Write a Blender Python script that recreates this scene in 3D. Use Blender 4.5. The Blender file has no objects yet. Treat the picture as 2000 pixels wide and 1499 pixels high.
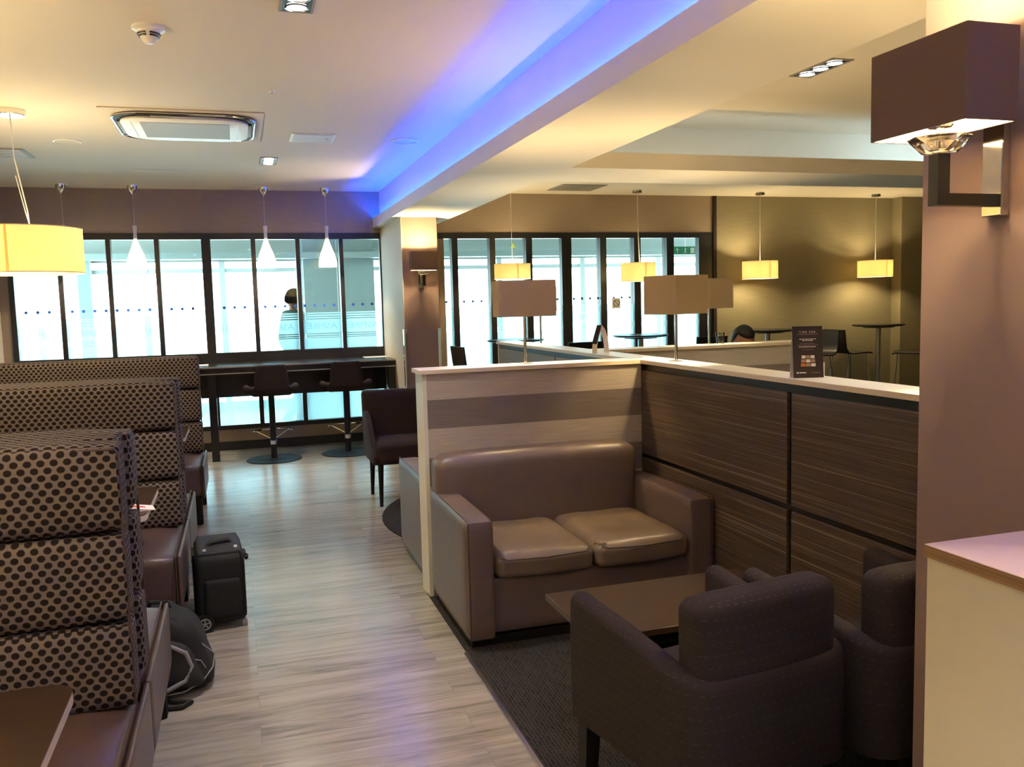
import bpy, bmesh, math, random
from mathutils import Vector, Matrix, Euler
random.seed(7)
PI = math.pi
sc = bpy.context.scene
COL = sc.collection

# ------------------------------------------------------------------ camera
YAW, PITCH, ROLL, FPX = 0.30389, -0.094593, -0.02617, 1689.9
def cam_axes():
    cy, sy, cp, sp, cr, sr = math.cos(YAW), math.sin(YAW), math.cos(PITCH), math.sin(PITCH), math.cos(ROLL), math.sin(ROLL)
    fw = Vector((sy*cp, cy*cp, sp)); r0 = Vector((cy, -sy, 0)); u0 = r0.cross(fw)
    return cr*r0 + sr*u0, -sr*r0 + cr*u0, fw
_r, _u, _f = cam_axes()
cam_data = bpy.data.cameras.new('camera')
cam_data.sensor_fit = 'HORIZONTAL'; cam_data.sensor_width = 36.0
cam_data.lens = 36.0*FPX/2000.0
cam_data.clip_start = 0.05; cam_data.clip_end = 200
cam = bpy.data.objects.new('camera', cam_data); COL.objects.link(cam)
cam.matrix_world = Matrix(((_r.x, _u.x, -_f.x, 0), (_r.y, _u.y, -_f.y, 0), (_r.z, _u.z, -_f.z, 1.6), (0, 0, 0, 1)))
sc.camera = cam

# ------------------------------------------------------------------ colour management, world
vs = sc.view_settings
sc.display_settings.display_device = 'sRGB'
vs.view_transform = 'Standard'; vs.look = 'None'; vs.gamma = 1.0; vs.use_curve_mapping = False
vs.exposure = 1.3
sc.cycles.use_denoising = True
sc.cycles.max_bounces = 10; sc.cycles.diffuse_bounces = 5; sc.cycles.transparent_max_bounces = 24
sc.cycles.sample_clamp_indirect = 6.0
sc.cycles.caustics_reflective = False; sc.cycles.caustics_refractive = False
world = bpy.data.worlds.new('daylight'); sc.world = world; world.use_nodes = True
bg = world.node_tree.nodes['Background']
bg.inputs[0].default_value = (0.86, 0.96, 1.0, 1); bg.inputs[1].default_value = 8.5

def light(name, kind, loc, power, color, size=0.05, size_y=None, rot=(0, 0, 0), spot=None, blend=0.5):
    d = bpy.data.lights.new(name, kind); d.energy = power; d.color = color
    if kind == 'AREA':
        d.shape = 'RECTANGLE' if size_y else 'SQUARE'; d.size = size
        if size_y: d.size_y = size_y
    elif kind in ('POINT', 'SPOT'):
        d.shadow_soft_size = size
    if kind == 'SPOT':
        d.spot_size = spot; d.spot_blend = blend
    o = bpy.data.objects.new(name, d); COL.objects.link(o); o.location = loc; o.rotation_euler = rot
    return o
WARM = (1.0, 0.62, 0.22); WARMW = (1.0, 0.80, 0.55); NEUT = (1.0, 0.97, 0.88)

# key dimensions (metres)
CZ = 2.915; SOF = 2.495; WY = 10.247

# ------------------------------------------------------------------ mesh builder
class MB:
    def __init__(s): s.bm = bmesh.new()
    def _add(s, tmp, M=None):
        me = bpy.data.meshes.new('tmp'); tmp.to_mesh(me); tmp.free()
        if M is not None: me.transform(M)
        s.bm.from_mesh(me); bpy.data.meshes.remove(me); return s
    def box(s, x0, x1, y0, y1, z0, z1, r=0, seg=2, M=None):
        t = bmesh.new(); bmesh.ops.create_cube(t, size=1)
        for v in t.verts:
            v.co = Vector((x0 + (v.co.x+.5)*(x1-x0), y0 + (v.co.y+.5)*(y1-y0), z0 + (v.co.z+.5)*(z1-z0)))
        if r > 0: bmesh.ops.bevel(t, geom=t.edges[:], offset=r, segments=seg, profile=0.5, affect='EDGES')
        return s._add(t, M)
    def grid_box(s, x0, x1, y0, y1, z0, z1, r, n=10, fn=None, M=None):
        """rounded box with enough vertices to be shaped by fn(co, u, v, w), u v w in -1..1"""
        t = bmesh.new(); bmesh.ops.create_cube(t, size=2)
        bmesh.ops.subdivide_edges(t, edges=t.edges[:], cuts=n, use_grid_fill=True)
        h = Vector(((x1-x0)/2, (y1-y0)/2, (z1-z0)/2)); c = Vector(((x1+x0)/2, (y1+y0)/2, (z1+z0)/2))
        r = min(r, h.x*.98, h.y*.98, h.z*.98)
        for v in t.verts:
            p = v.co.copy(); u = p.copy()
            q = Vector([math.copysign(abs(p[i])**0.7, p[i])*h[i] for i in range(3)])
            inner = Vector([max(-h[i]+r, min(h[i]-r, q[i])) for i in range(3)])
            d = q - inner
            if d.length > 1e-9: q = inner + d.normalized()*r
            if fn: q = fn(q, u)
            v.co = c + q
        return s._add(t, M)
    def cyl(s, p0, p1, r0, r1=None, n=16, caps=True):
        p0, p1 = Vector(p0), Vector(p1); r1 = r0 if r1 is None else r1
        d = p1 - p0; t = bmesh.new()
        bmesh.ops.create_cone(t, cap_ends=caps, segments=n, radius1=max(r0, 1e-5), radius2=max(r1, 1e-5), depth=d.length)
        M = Matrix.Translation((p0+p1)/2) @ d.to_track_quat('Z', 'Y').to_matrix().to_4x4()
        return s._add(t, M)
    def tube(s, pts, r, n=8, closed=False):
        pts = [Vector(p) for p in pts]; N = len(pts); t = bmesh.new(); rings = []
        up = None
        for i, p in enumerate(pts):
            a = pts[i-1] if (i > 0 or closed) else p
            b = pts[(i+1) % N] if (i < N-1 or closed) else p
            d = (b-a).normalized()
            if up is None:
                up = Vector((0, 0, 1)) if abs(d.z) < .9 else Vector((1, 0, 0))
            side = d.cross(up)
            if side.length < 1e-6: side = d.orthogonal()
            side.normalize(); up = side.cross(d).normalized()
            rr = r[i] if isinstance(r, (list, tuple)) else r
            rings.append([t.verts.new(p + rr*(math.cos(2*PI*k/n)*side + math.sin(2*PI*k/n)*up)) for k in range(n)])
        for i in range(N if closed else N-1):
            A, B = rings[i], rings[(i+1) % N]
            for k in range(n):
                t.faces.new((A[k], A[(k+1) % n], B[(k+1) % n], B[k]))
        if not closed:
            t.faces.new(rings[0][::-1]); t.faces.new(rings[-1])
        bmesh.ops.recalc_face_normals(t, faces=t.faces[:])
        return s._add(t)
    def lathe(s, prof, n=32, M=None, close=False):
        """prof: list of (radius, z)"""
        t = bmesh.new(); rings = []
        for (r, z) in prof:
            if r < 1e-6: rings.append([t.verts.new((0, 0, z))])
            else: rings.append([t.verts.new((r*math.cos(2*PI*k/n), r*math.sin(2*PI*k/n), z)) for k in range(n)])
        m = len(rings)
        for i in range(m if close else m-1):
            A, B = rings[i], rings[(i+1) % m]
            for k in range(n):
                k2 = (k+1) % n
                if len(A) == 1 and len(B) == 1: continue
                if len(A) == 1: t.faces.new((A[0], B[k2], B[k]))
                elif len(B) == 1: t.faces.new((A[k], A[k2], B[0]))
                else: t.faces.new((A[k], A[k2], B[k2], B[k]))
        bmesh.ops.recalc_face_normals(t, faces=t.faces[:])
        return s._add(t, M)
    def prism(s, poly, a, b, axis='y', r=0, seg=2, M=None):
        """poly: list of 2D points; extruded along axis from a to b"""
        t = bmesh.new()
        def P(p, w):
            return {'y': (p[0], w, p[1]), 'x': (w, p[0], p[1]), 'z': (p[0], p[1], w)}[axis]
        A = [t.verts.new(P(p, a)) for p in poly]; B = [t.verts.new(P(p, b)) for p in poly]
        n = len(poly)
        t.faces.new(A); t.faces.new(B[::-1])
        for i in range(n): t.faces.new((A[i], B[i], B[(i+1) % n], A[(i+1) % n]))
        bmesh.ops.recalc_face_normals(t, faces=t.faces[:])
        if r > 0: bmesh.ops.bevel(t, geom=t.edges[:], offset=r, segments=seg, profile=0.5, affect='EDGES')
        return s._add(t, M)
    def plate(s, pts, thick):
        """flat quad (4 points) given thickness along its normal"""
        p = [Vector(q) for q in pts]; nrm = (p[1]-p[0]).cross(p[2]-p[0]).normalized()*thick
        t = bmesh.new(); A = [t.verts.new(q) for q in p]; B = [t.verts.new(q+nrm) for q in p]; n = len(p)
        t.faces.new(A); t.faces.new(B[::-1])
        for i in range(n): t.faces.new((A[i], B[i], B[(i+1) % n], A[(i+1) % n]))
        bmesh.ops.recalc_face_normals(t, faces=t.faces[:])
        return s._add(t)
    def strip(s, prof, a, b, axis='x', thick=0.002):
        """bent sheet: profile of 2D points extruded along axis with thickness"""
        n = len(prof); up = []; dn = []
        for i, p in enumerate(prof):
            q0 = prof[max(i-1, 0)]; q1 = prof[min(i+1, n-1)]
            d = Vector((q1[0]-q0[0], q1[1]-q0[1])).normalized(); nn = Vector((-d.y, d.x))*thick/2
            up.append((p[0]+nn.x, p[1]+nn.y)); dn.append((p[0]-nn.x, p[1]-nn.y))
        return s.prism(up + dn[::-1], a, b, axis)
    def sphere(s, c, r, sx=1, sy=1, sz=1, n=20, M=None, fn=None):
        t = bmesh.new(); bmesh.ops.create_uvsphere(t, u_segments=n, v_segments=n//2+2, radius=1)
        for v in t.verts:
            q = v.co.copy()
            if fn: q = fn(q)
            v.co = Vector((c[0]+q.x*r*sx, c[1]+q.y*r*sy, c[2]+q.z*r*sz))
        return s._add(t, M)
    def xform(s, M):
        bmesh.ops.transform(s.bm, matrix=M, verts=s.bm.verts[:]); return s
    def build(s, name, mat, parent=None, smooth=35, loc=None):
        bm = s.bm; uvl = bm.loops.layers.uv.new('UVMap') if not bm.loops.layers.uv else bm.loops.layers.uv[0]
        for f in bm.faces:
            f.normal_update(); n = f.normal; ax = max(range(3), key=lambda i: abs(n[i]))
            for l in f.loops:
                c = l.vert.co
                l[uvl].uv = (c.y, c.z) if ax == 0 else ((c.x, c.z) if ax == 1 else (c.x, c.y))
        me = bpy.data.meshes.new(name); bm.to_mesh(me); bm.free()
        if smooth:
            me.polygons.foreach_set('use_smooth', [True]*len(me.polygons))
            me.set_sharp_from_angle(angle=math.radians(smooth))
        me.materials.append(mat)
        o = bpy.data.objects.new(name, me); COL.objects.link(o)
        if parent is not None: o.parent = parent
        if loc: o.location = loc
        return o

def tag(o, label=None, cat=None, group=None, kind=None):
    if label: o['label'] = label
    if cat: o['category'] = cat
    if group: o['group'] = group
    if kind: o['kind'] = kind
    return o
def thing(name, label, cat, loc=(0, 0, 0), rz=0, group=None):
    o = bpy.data.objects.new(name, None); COL.objects.link(o); o.empty_display_size = .1
    o.location = loc; o.rotation_euler = (0, 0, rz)
    return tag(o, label, cat, group)
def struct(o):
    o['kind'] = 'structure'; return o
def sempty(name, loc=(0, 0, 0)):
    o = bpy.data.objects.new(name, None); COL.objects.link(o); o.location = loc; o['kind'] = 'structure'; return o
def copy_tree(o, parent=None):
    c = o.copy(); COL.objects.link(c); c.parent = parent
    for ch in list(o.children): copy_tree(ch, c)
    return c
def dup(o, loc, rz, label, group=None):
    c = copy_tree(o); c.location = loc; c.rotation_euler = (0, 0, rz); c['label'] = label
    if group: c['group'] = group
    return c

# ------------------------------------------------------------------ materials
MATS = {}
def nt(name):
    m = bpy.data.materials.new(name); m.use_nodes = True; t = m.node_tree
    return m, t, t.nodes['Principled BSDF'], t.nodes['Material Output']
def S(v):  # sRGB 0-255 -> linear
    return tuple(((c/255)/12.92 if c/255 <= .04045 else ((c/255+.055)/1.055)**2.4) for c in v) + (1.0,)
def plain(name, col, rough=.5, metal=0.0, spec=.5, bump=0, bscale=200, var=0, vscale=8, coat=0):
    m, t, b, o = nt(name)
    b.inputs['Base Color'].default_value = col; b.inputs['Roughness'].default_value = rough
    b.inputs['Metallic'].default_value = metal; b.inputs['Specular IOR Level'].default_value = spec
    if coat: b.inputs['Coat Weight'].default_value = coat; b.inputs['Coat Roughness'].default_value = .1
    if bump or var:
        tc = t.nodes.new('ShaderNodeTexCoord')
    if bump:
        n = t.nodes.new('ShaderNodeTexNoise'); n.inputs['Scale'].default_value = bscale; n.inputs['Detail'].default_value = 4
        t.links.new(tc.outputs['Object'], n.inputs['Vector'])
        bp = t.nodes.new('ShaderNodeBump'); bp.inputs['Strength'].default_value = bump; bp.inputs['Distance'].default_value = .003
        t.links.new(n.outputs['Fac'], bp.inputs['Height']); t.links.new(bp.outputs[0], b.inputs['Normal'])
    if var:
        n = t.nodes.new('ShaderNodeTexNoise'); n.inputs['Scale'].default_value = vscale; n.inputs['Detail'].default_value = 5
        t.links.new(tc.outputs['Object'], n.inputs['Vector'])
        mx = t.nodes.new('ShaderNodeMix'); mx.data_type = 'RGBA'
        mx.inputs[6].default_value = tuple(c*(1-var) for c in col[:3])+(1,); mx.inputs[7].default_value = tuple(min(1, c*(1+var)) for c in col[:3])+(1,)
        t.links.new(n.outputs['Fac'], mx.inputs[0]); t.links.new(mx.outputs[2], b.inputs['Base Color'])
    return m
def streaks(name, cols, su, sv, rough=.5, detail=5, bump=0.0, spec=.4, extra=None):
    """noise stretched along u (UV in metres); cols = list of (pos, colour)"""
    m, t, b, o = nt(name)
    uv = t.nodes.new('ShaderNodeUVMap'); mp = t.nodes.new('ShaderNodeMapping'); mp.inputs['Scale'].default_value = (su, sv, 1)
    t.links.new(uv.outputs[0], mp.inputs['Vector'])
    n = t.nodes.new('ShaderNodeTexNoise'); n.inputs['Scale'].default_value = 1; n.inputs['Detail'].default_value = detail; n.inputs['Roughness'].default_value = .65
    t.links.new(mp.outputs[0], n.inputs['Vector'])
    r = t.nodes.new('ShaderNodeValToRGB'); e = r.color_ramp.elements
    e[0].position, e[0].color = cols[0]; e[1].position, e[1].color = cols[-1]
    for p, c in cols[1:-1]:
        k = e.new(p); k.color = c
    t.links.new(n.outputs['Fac'], r.inputs[0]); t.links.new(r.outputs[0], b.inputs['Base Color'])
    b.inputs['Roughness'].default_value = rough; b.inputs['Specular IOR Level'].default_value = spec
    if bump:
        bp = t.nodes.new('ShaderNodeBump'); bp.inputs['Strength'].default_value = bump; bp.inputs['Distance'].default_value = .002
        t.links.new(n.outputs['Fac'], bp.inputs['Height']); t.links.new(bp.outputs[0], b.inputs['Normal'])
    return m
def mathn(t, op, a, b=None, c=None):
    n = t.nodes.new('ShaderNodeMath'); n.operation = op
    for i, v in enumerate((a, b, c)):
        if v is None: continue
        if isinstance(v, (int, float)): n.inputs[i].default_value = v
        else: t.links.new(v, n.inputs[i])
    return n.outputs[0]
def emission(name, col, strength):
    m = bpy.data.materials.new(name); m.use_nodes = True; t = m.node_tree; t.nodes.clear()
    e = t.nodes.new('ShaderNodeEmission'); e.inputs[0].default_value = col; e.inputs[1].default_value = strength
    o = t.nodes.new('ShaderNodeOutputMaterial'); t.links.new(e.outputs[0], o.inputs[0]); return m
def shade_mat(name, col, trans, diff_w=.45, rough_noise=True):
    """fabric lamp shade: diffuse + translucent"""
    m = bpy.data.materials.new(name); m.use_nodes = True; t = m.node_tree; t.nodes.clear()
    d = t.nodes.new('ShaderNodeBsdfDiffuse'); d.inputs[0].default_value = col
    tr = t.nodes.new('ShaderNodeBsdfTranslucent'); tr.inputs[0].default_value = trans
    mx = t.nodes.new('ShaderNodeMixShader'); mx.inputs[0].default_value = 1-diff_w
    t.links.new(d.outputs[0], mx.inputs[1]); t.links.new(tr.outputs[0], mx.inputs[2])
    o = t.nodes.new('ShaderNodeOutputMaterial'); t.links.new(mx.outputs[0], o.inputs[0]); return m
def glass_mat(name, tint, refl=.06, rough=0.0):
    m = bpy.data.materials.new(name); m.use_nodes = True; t = m.node_tree; t.nodes.clear()
    a = t.nodes.new('ShaderNodeBsdfTransparent'); a.inputs[0].default_value = tint
    g = t.nodes.new('ShaderNodeBsdfGlossy'); g.inputs['Roughness'].default_value = rough
    f = t.nodes.new('ShaderNodeFresnel'); f.inputs[0].default_value = 1.5
    k = mathn(t, 'MULTIPLY', f.outputs[0], refl/.04)
    mx = t.nodes.new('ShaderNodeMixShader'); t.links.new(k, mx.inputs[0])
    t.links.new(a.outputs[0], mx.inputs[1]); t.links.new(g.outputs[0], mx.inputs[2])
    o = t.nodes.new('ShaderNodeOutputMaterial'); t.links.new(mx.outputs[0], o.inputs[0]); return m
def frost_mat(name, tint, clear):
    m = bpy.data.materials.new(name); m.use_nodes = True; t = m.node_tree; t.nodes.clear()
    a = t.nodes.new('ShaderNodeBsdfTransparent'); a.inputs[0].default_value = tint
    tr = t.nodes.new('ShaderNodeBsdfTranslucent'); tr.inputs[0].default_value = tint
    mx = t.nodes.new('ShaderNodeMixShader'); mx.inputs[0].default_value = 1-clear
    t.links.new(a.outputs[0], mx.inputs[1]); t.links.new(tr.outputs[0], mx.inputs[2])
    o = t.nodes.new('ShaderNodeOutputMaterial'); t.links.new(mx.outputs[0], o.inputs[0]); return m

def floor_mat():
    m, t, b, o = nt('grey_wood_planks')
    uv = t.nodes.new('ShaderNodeUVMap')
    br = t.nodes.new('ShaderNodeTexBrick'); br.inputs['Scale'].default_value = 1
    br.inputs['Brick Width'].default_value = 1.22; br.inputs['Row Height'].default_value = .152; br.inputs['Mortar Size'].default_value = .0008
    br.inputs['Color1'].default_value = (0, 0, 0, 1); br.inputs['Color2'].default_value = (1, 1, 1, 1); br.inputs['Mortar'].default_value = (.5, .5, .5, 1)
    br.offset = .37; t.links.new(uv.outputs[0], br.inputs['Vector'])
    sep = t.nodes.new('ShaderNodeSeparateXYZ'); t.links.new(uv.outputs[0], sep.inputs[0])
    off = mathn(t, 'MULTIPLY', br.outputs['Color'], 31.0)
    cx = mathn(t, 'ADD', mathn(t, 'MULTIPLY', sep.outputs[0], 1.6), off)
    cy = mathn(t, 'MULTIPLY', sep.outputs[1], 16.0)
    cmb = t.nodes.new('ShaderNodeCombineXYZ'); t.links.new(cx, cmb.inputs[0]); t.links.new(cy, cmb.inputs[1]); t.links.new(off, cmb.inputs[2])
    n = t.nodes.new('ShaderNodeTexNoise'); n.inputs['Scale'].default_value = 1.0; n.inputs['Detail'].default_value = 8; n.inputs['Roughness'].default_value = .68; n.inputs['Distortion'].default_value = .6
    t.links.new(cmb.outputs[0], n.inputs['Vector'])
    r = t.nodes.new('ShaderNodeValToRGB'); e = r.color_ramp.elements
    e[0].position, e[0].color = .28, S((98, 91, 82)); e[1].position, e[1].color = .72, S((180, 172, 158))
    k = e.new(.42); k.color = S((144, 136, 124)); k = e.new(.55); k.color = S((165, 157, 144))
    t.links.new(n.outputs['Fac'], r.inputs[0])
    mx = t.nodes.new('ShaderNodeMix'); mx.data_type = 'RGBA'; mx.blend_type = 'MULTIPLY'; mx.inputs[0].default_value = .8
    t.links.new(r.outputs[0], mx.inputs[6])
    sh = t.nodes.new('ShaderNodeMapRange'); sh.inputs[3].default_value = .93; sh.inputs[4].default_value = 1.04
    t.links.new(br.outputs['Color'], sh.inputs[0]); t.links.new(sh.outputs[0], mx.inputs[7])
    mo = t.nodes.new('ShaderNodeMix'); mo.data_type = 'RGBA'; t.links.new(br.outputs['Fac'], mo.inputs[0])
    t.links.new(mx.outputs[2], mo.inputs[6]); mo.inputs[7].default_value = S((128, 120, 110))
    t.links.new(mo.outputs[2], b.inputs['Base Color'])
    b.inputs['Roughness'].default_value = .22; b.inputs['Specular IOR Level'].default_value = .6
    bp = t.nodes.new('ShaderNodeBump'); bp.inputs['Strength'].default_value = .12; bp.inputs['Distance'].default_value = .002
    t.links.new(n.outputs['Fac'], bp.inputs['Height']); t.links.new(bp.outputs[0], b.inputs['Normal'])
    return m
def dots_mat():
    m, t, b, o = nt('dotted_fabric')
    uv = t.nodes.new('ShaderNodeUVMap')
    def vm(op, a, v=None):
        n = t.nodes.new('ShaderNodeVectorMath'); n.operation = op; t.links.new(a, n.inputs[0])
        if v is not None:
            if isinstance(v, tuple): n.inputs[1].default_value = v
            else: t.links.new(v, n.inputs[1])
        return n
    wob = t.nodes.new('ShaderNodeTexNoise'); wob.inputs['Scale'].default_value = 260; t.links.new(uv.outputs[0], wob.inputs['Vector'])
    A, R = .0330, .0410
    p = vm('MULTIPLY', uv.outputs[0], (1/A, 1/R, 0)).outputs[0]
    def dist(p):
        f = vm('FRACTION', p).outputs[0]; f = vm('SUBTRACT', f, (.5, .5, 0)).outputs[0]
        f = vm('MULTIPLY', f, (A, R*1.12, 0)).outputs[0]
        return vm('LENGTH', f).outputs['Value']
    d1 = dist(p); d2 = dist(vm('ADD', p, (.5, .5, 0)).outputs[0])
    d = mathn(t, 'MINIMUM', d1, d2)
    d = mathn(t, 'ADD', d, mathn(t, 'MULTIPLY', wob.outputs['Fac'], .0022))
    mr = t.nodes.new('ShaderNodeMapRange'); mr.inputs[1].default_value = .0108; mr.inputs[2].default_value = .0124
    t.links.new(d, mr.inputs[0])
    mx = t.nodes.new('ShaderNodeMix'); mx.data_type = 'RGBA'; t.links.new(mr.outputs[0], mx.inputs[0])
    mx.inputs[6].default_value = S((34, 27, 28)); mx.inputs[7].default_value = S((112, 102, 97))
    t.links.new(mx.outputs[2], b.inputs['Base Color']); b.inputs['Roughness'].default_value = .9; b.inputs['Specular IOR Level'].default_value = .15
    bp = t.nodes.new('ShaderNodeBump'); bp.inputs['Strength'].default_value = .25; bp.inputs['Distance'].default_value = .002
    t.links.new(wob.outputs['Fac'], bp.inputs['Height']); t.links.new(bp.outputs[0], b.inputs['Normal'])
    return m
def stitch_mat():
    m, t, b, o = nt('charcoal_stitched_fabric')
    uv = t.nodes.new('ShaderNodeUVMap'); sep = t.nodes.new('ShaderNodeSeparateXYZ'); t.links.new(uv.outputs[0], sep.inputs[0])
    row = mathn(t, 'MULTIPLY', sep.outputs[1], 1/.032); fl = mathn(t, 'FLOOR', row); fr = mathn(t, 'FRACT', row)
    u = mathn(t, 'FRACT', mathn(t, 'ADD', mathn(t, 'MULTIPLY', sep.outputs[0], 1/.026), mathn(t, 'MULTIPLY', fl, .37)))
    a = mathn(t, 'MULTIPLY', mathn(t, 'LESS_THAN', fr, .05), mathn(t, 'LESS_THAN', u, .42))
    n = t.nodes.new('ShaderNodeTexNoise'); n.inputs['Scale'].default_value = 420; n.inputs['Detail'].default_value = 3; t.links.new(uv.outputs[0], n.inputs['Vector'])
    r = t.nodes.new('ShaderNodeMapRange'); r.inputs[3].default_value = .6; r.inputs[4].default_value = 1.4; t.links.new(n.outputs['Fac'], r.inputs[0])
    base = t.nodes.new('ShaderNodeMix'); base.data_type = 'RGBA'; base.blend_type = 'MULTIPLY'; base.inputs[0].default_value = 1
    base.inputs[6].default_value = S((50, 44, 46)); t.links.new(r.outputs[0], base.inputs[7])
    mx = t.nodes.new('ShaderNodeMix'); mx.data_type = 'RGBA'; t.links.new(a, mx.inputs[0]); t.links.new(base.outputs[2], mx.inputs[6]); mx.inputs[7].default_value = S((76, 69, 69))
    t.links.new(mx.outputs[2], b.inputs['Base Color']); b.inputs['Roughness'].default_value = .92; b.inputs['Specular IOR Level'].default_value = .15
    bp = t.nodes.new('ShaderNodeBump'); bp.inputs['Strength'].default_value = .3; bp.inputs['Distance'].default_value = .002
    t.links.new(n.outputs['Fac'], bp.inputs['Height']); t.links.new(bp.outputs[0], b.inputs['Normal'])
    return m
def carpet_mat():
    m, t, b, o = nt('charcoal_carpet')
    uv = t.nodes.new('ShaderNodeUVMap')
    n = t.nodes.new('ShaderNodeTexNoise'); n.inputs['Scale'].default_value = 180; n.inputs['Detail'].default_value = 3; t.links.new(uv.outputs[0], n.inputs['Vector'])
    br = t.nodes.new('ShaderNodeTexBrick'); br.inputs['Scale'].default_value = 1; br.inputs['Brick Width'].default_value = .045; br.inputs['Row Height'].default_value = .014; br.inputs['Mortar Size'].default_value = .0022
    br.inputs['Color1'].default_value = S((42, 40, 40)); br.inputs['Color2'].default_value = S((56, 52, 50)); br.inputs['Mortar'].default_value = S((68, 64, 61))
    mp = t.nodes.new('ShaderNodeMapping'); mp.inputs['Rotation'].default_value = (0, 0, PI/2); t.links.new(uv.outputs[0], mp.inputs[0]); t.links.new(mp.outputs[0], br.inputs['Vector'])
    n2 = t.nodes.new('ShaderNodeTexNoise'); n2.inputs['Scale'].default_value = 9; t.links.new(uv.outputs[0], n2.inputs['Vector'])
    r = t.nodes.new('ShaderNodeMapRange'); r.inputs[1].default_value = .3; r.inputs[2].default_value = .7; r.inputs[3].default_value = .55; r.inputs[4].default_value = 1.35; t.links.new(n.outputs['Fac'], r.inputs[0])
    mx = t.nodes.new('ShaderNodeMix'); mx.data_type = 'RGBA'; mx.blend_type = 'MULTIPLY'; mx.inputs[0].default_value = 1
    t.links.new(br.outputs['Color'], mx.inputs[6]); t.links.new(r.outputs[0], mx.inputs[7])
    t.links.new(mx.outputs[2], b.inputs['Base Color']); b.inputs['Roughness'].default_value = 1; b.inputs['Specular IOR Level'].default_value = .05
    bp = t.nodes.new('ShaderNodeBump'); bp.inputs['Strength'].default_value = .6; bp.inputs['Distance'].default_value = .004
    t.links.new(n.outputs['Fac'], bp.inputs['Height']); t.links.new(bp.outputs[0], b.inputs['Normal'])
    return m
def striped_wall_mat():
    """horizontal bands by height: pale and taupe linen, 0.157 m each"""
    m, t, b, o = nt('banded_linen_wallpaper')
    uv = t.nodes.new('ShaderNodeUVMap'); sep = t.nodes.new('ShaderNodeSeparateXYZ'); t.links.new(uv.outputs[0], sep.inputs[0])
    band = mathn(t, 'GREATER_THAN', mathn(t, 'FRACT', mathn(t, 'MULTIPLY', mathn(t, 'SUBTRACT', sep.outputs[1], .927), 1/.315)), .5)
    mp = t.nodes.new('ShaderNodeMapping'); mp.inputs['Scale'].default_value = (5, 330, 1); t.links.new(uv.outputs[0], mp.inputs[0])
    n = t.nodes.new('ShaderNodeTexNoise'); n.inputs['Scale'].default_value = 1; n.inputs['Detail'].default_value = 4; t.links.new(mp.outputs[0], n.inputs['Vector'])
    mx = t.nodes.new('ShaderNodeMix'); mx.data_type = 'RGBA'; t.links.new(band, mx.inputs[0])
    mx.inputs[6].default_value = S((124, 113, 104)); mx.inputs[7].default_value = S((182, 170, 153))
    r = t.nodes.new('ShaderNodeMapRange'); r.inputs[1].default_value = .3; r.inputs[2].default_value = .7; r.inputs[3].default_value = .78; r.inputs[4].default_value = 1.15; t.links.new(n.outputs['Fac'], r.inputs[0])
    mm = t.nodes.new('ShaderNodeMix'); mm.data_type = 'RGBA'; mm.blend_type = 'MULTIPLY'; mm.inputs[0].default_value = 1
    t.links.new(mx.outputs[2], mm.inputs[6]); t.links.new(r.outputs[0], mm.inputs[7]); t.links.new(mm.outputs[2], b.inputs['Base Color'])
    b.inputs['Roughness'].default_value = .6; b.inputs['Specular IOR Level'].default_value = .3
    return m

M = {}
M['paint'] = plain('white_ceiling_paint', S((222, 212, 194)), .75, bump=.03, bscale=60, spec=.3)
M['beam'] = plain('cream_beam_paint', S((228, 219, 200)), .7, spec=.3)
M['wallpaper'] = streaks('olive_linen_wallpaper', [(.3, S((122, 112, 88))), (.7, S((146, 136, 108)))], 4, 300, .65, bump=.1)
M['wallpaper2'] = streaks('mauve_brown_wallpaper', [(.3, S((140, 122, 106))), (.7, S((160, 142, 124)))], 4, 300, .65, bump=.1)
M['pillar'] = plain('mauve_pillar_paint', S((138, 116, 108)), .6, bump=.05, bscale=150, spec=.3)
M['sidewall'] = plain('pale_side_wall_paint', S((196, 184, 160)), .7)
M['floor'] = floor_mat(); M['carpet'] = carpet_mat()
M['dots'] = dots_mat(); M['stitch'] = stitch_mat(); M['band'] = striped_wall_mat()
M['leather'] = plain('mauve_brown_leather', S((102, 86, 80)), .36, bump=.16, bscale=260, var=.12, vscale=14)
M['boothleather'] = plain('dark_mauve_leather', S((88, 70, 66)), .36, bump=.16, bscale=260, var=.12, vscale=14)
M['leather2'] = plain('worn_bronze_leather', S((112, 95, 76)), .34, bump=.2, bscale=200, var=.25, vscale=9)
M['blackleather'] = plain('brown_piping', S((70, 54, 50)), .5)
M['maple'] = streaks('maple_laminate', [(.3, S((220, 200, 168))), (.7, S((236, 220, 192)))], 3, 60, .32)
M['captop'] = plain('cream_cap_laminate', S((250, 246, 234)), .35, spec=.35)
M['endpanel'] = plain('pale_end_panel_laminate', S((216, 210, 190)), .4)
M['zebra'] = streaks('dark_zebrano_veneer', [(.32, S((32, 25, 22))), (.45, S((96, 80, 70))), (.53, S((56, 44, 38))), (.70, S((166, 146, 128)))], .45, 120, .42, detail=6, bump=.15)
M['greyven'] = streaks('grey_linen_veneer', [(.3, S((120, 112, 102))), (.7, S((150, 142, 130)))], 3, 120, .5)
M['black'] = plain('black_lacquer', S((20, 18, 18)), .35)
M['frame'] = plain('black_brown_window_frame', S((30, 27, 26)), .38)
M['bar'] = plain('black_brown_counter_lacquer', S((30, 24, 24)), .22)
M['darkwood'] = streaks('espresso_table_veneer', [(.3, S((44, 29, 21))), (.7, S((60, 42, 31)))], 3, 50, .3)
M['blackwood'] = plain('black_wood', S((22, 19, 18)), .55, spec=.3)
M['plyedge'] = streaks('birch_ply_edge', [(.36, S((92, 66, 42))), (.5, S((150, 116, 80))), (.64, S((182, 148, 108)))], 1.2, 420, .55)
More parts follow.
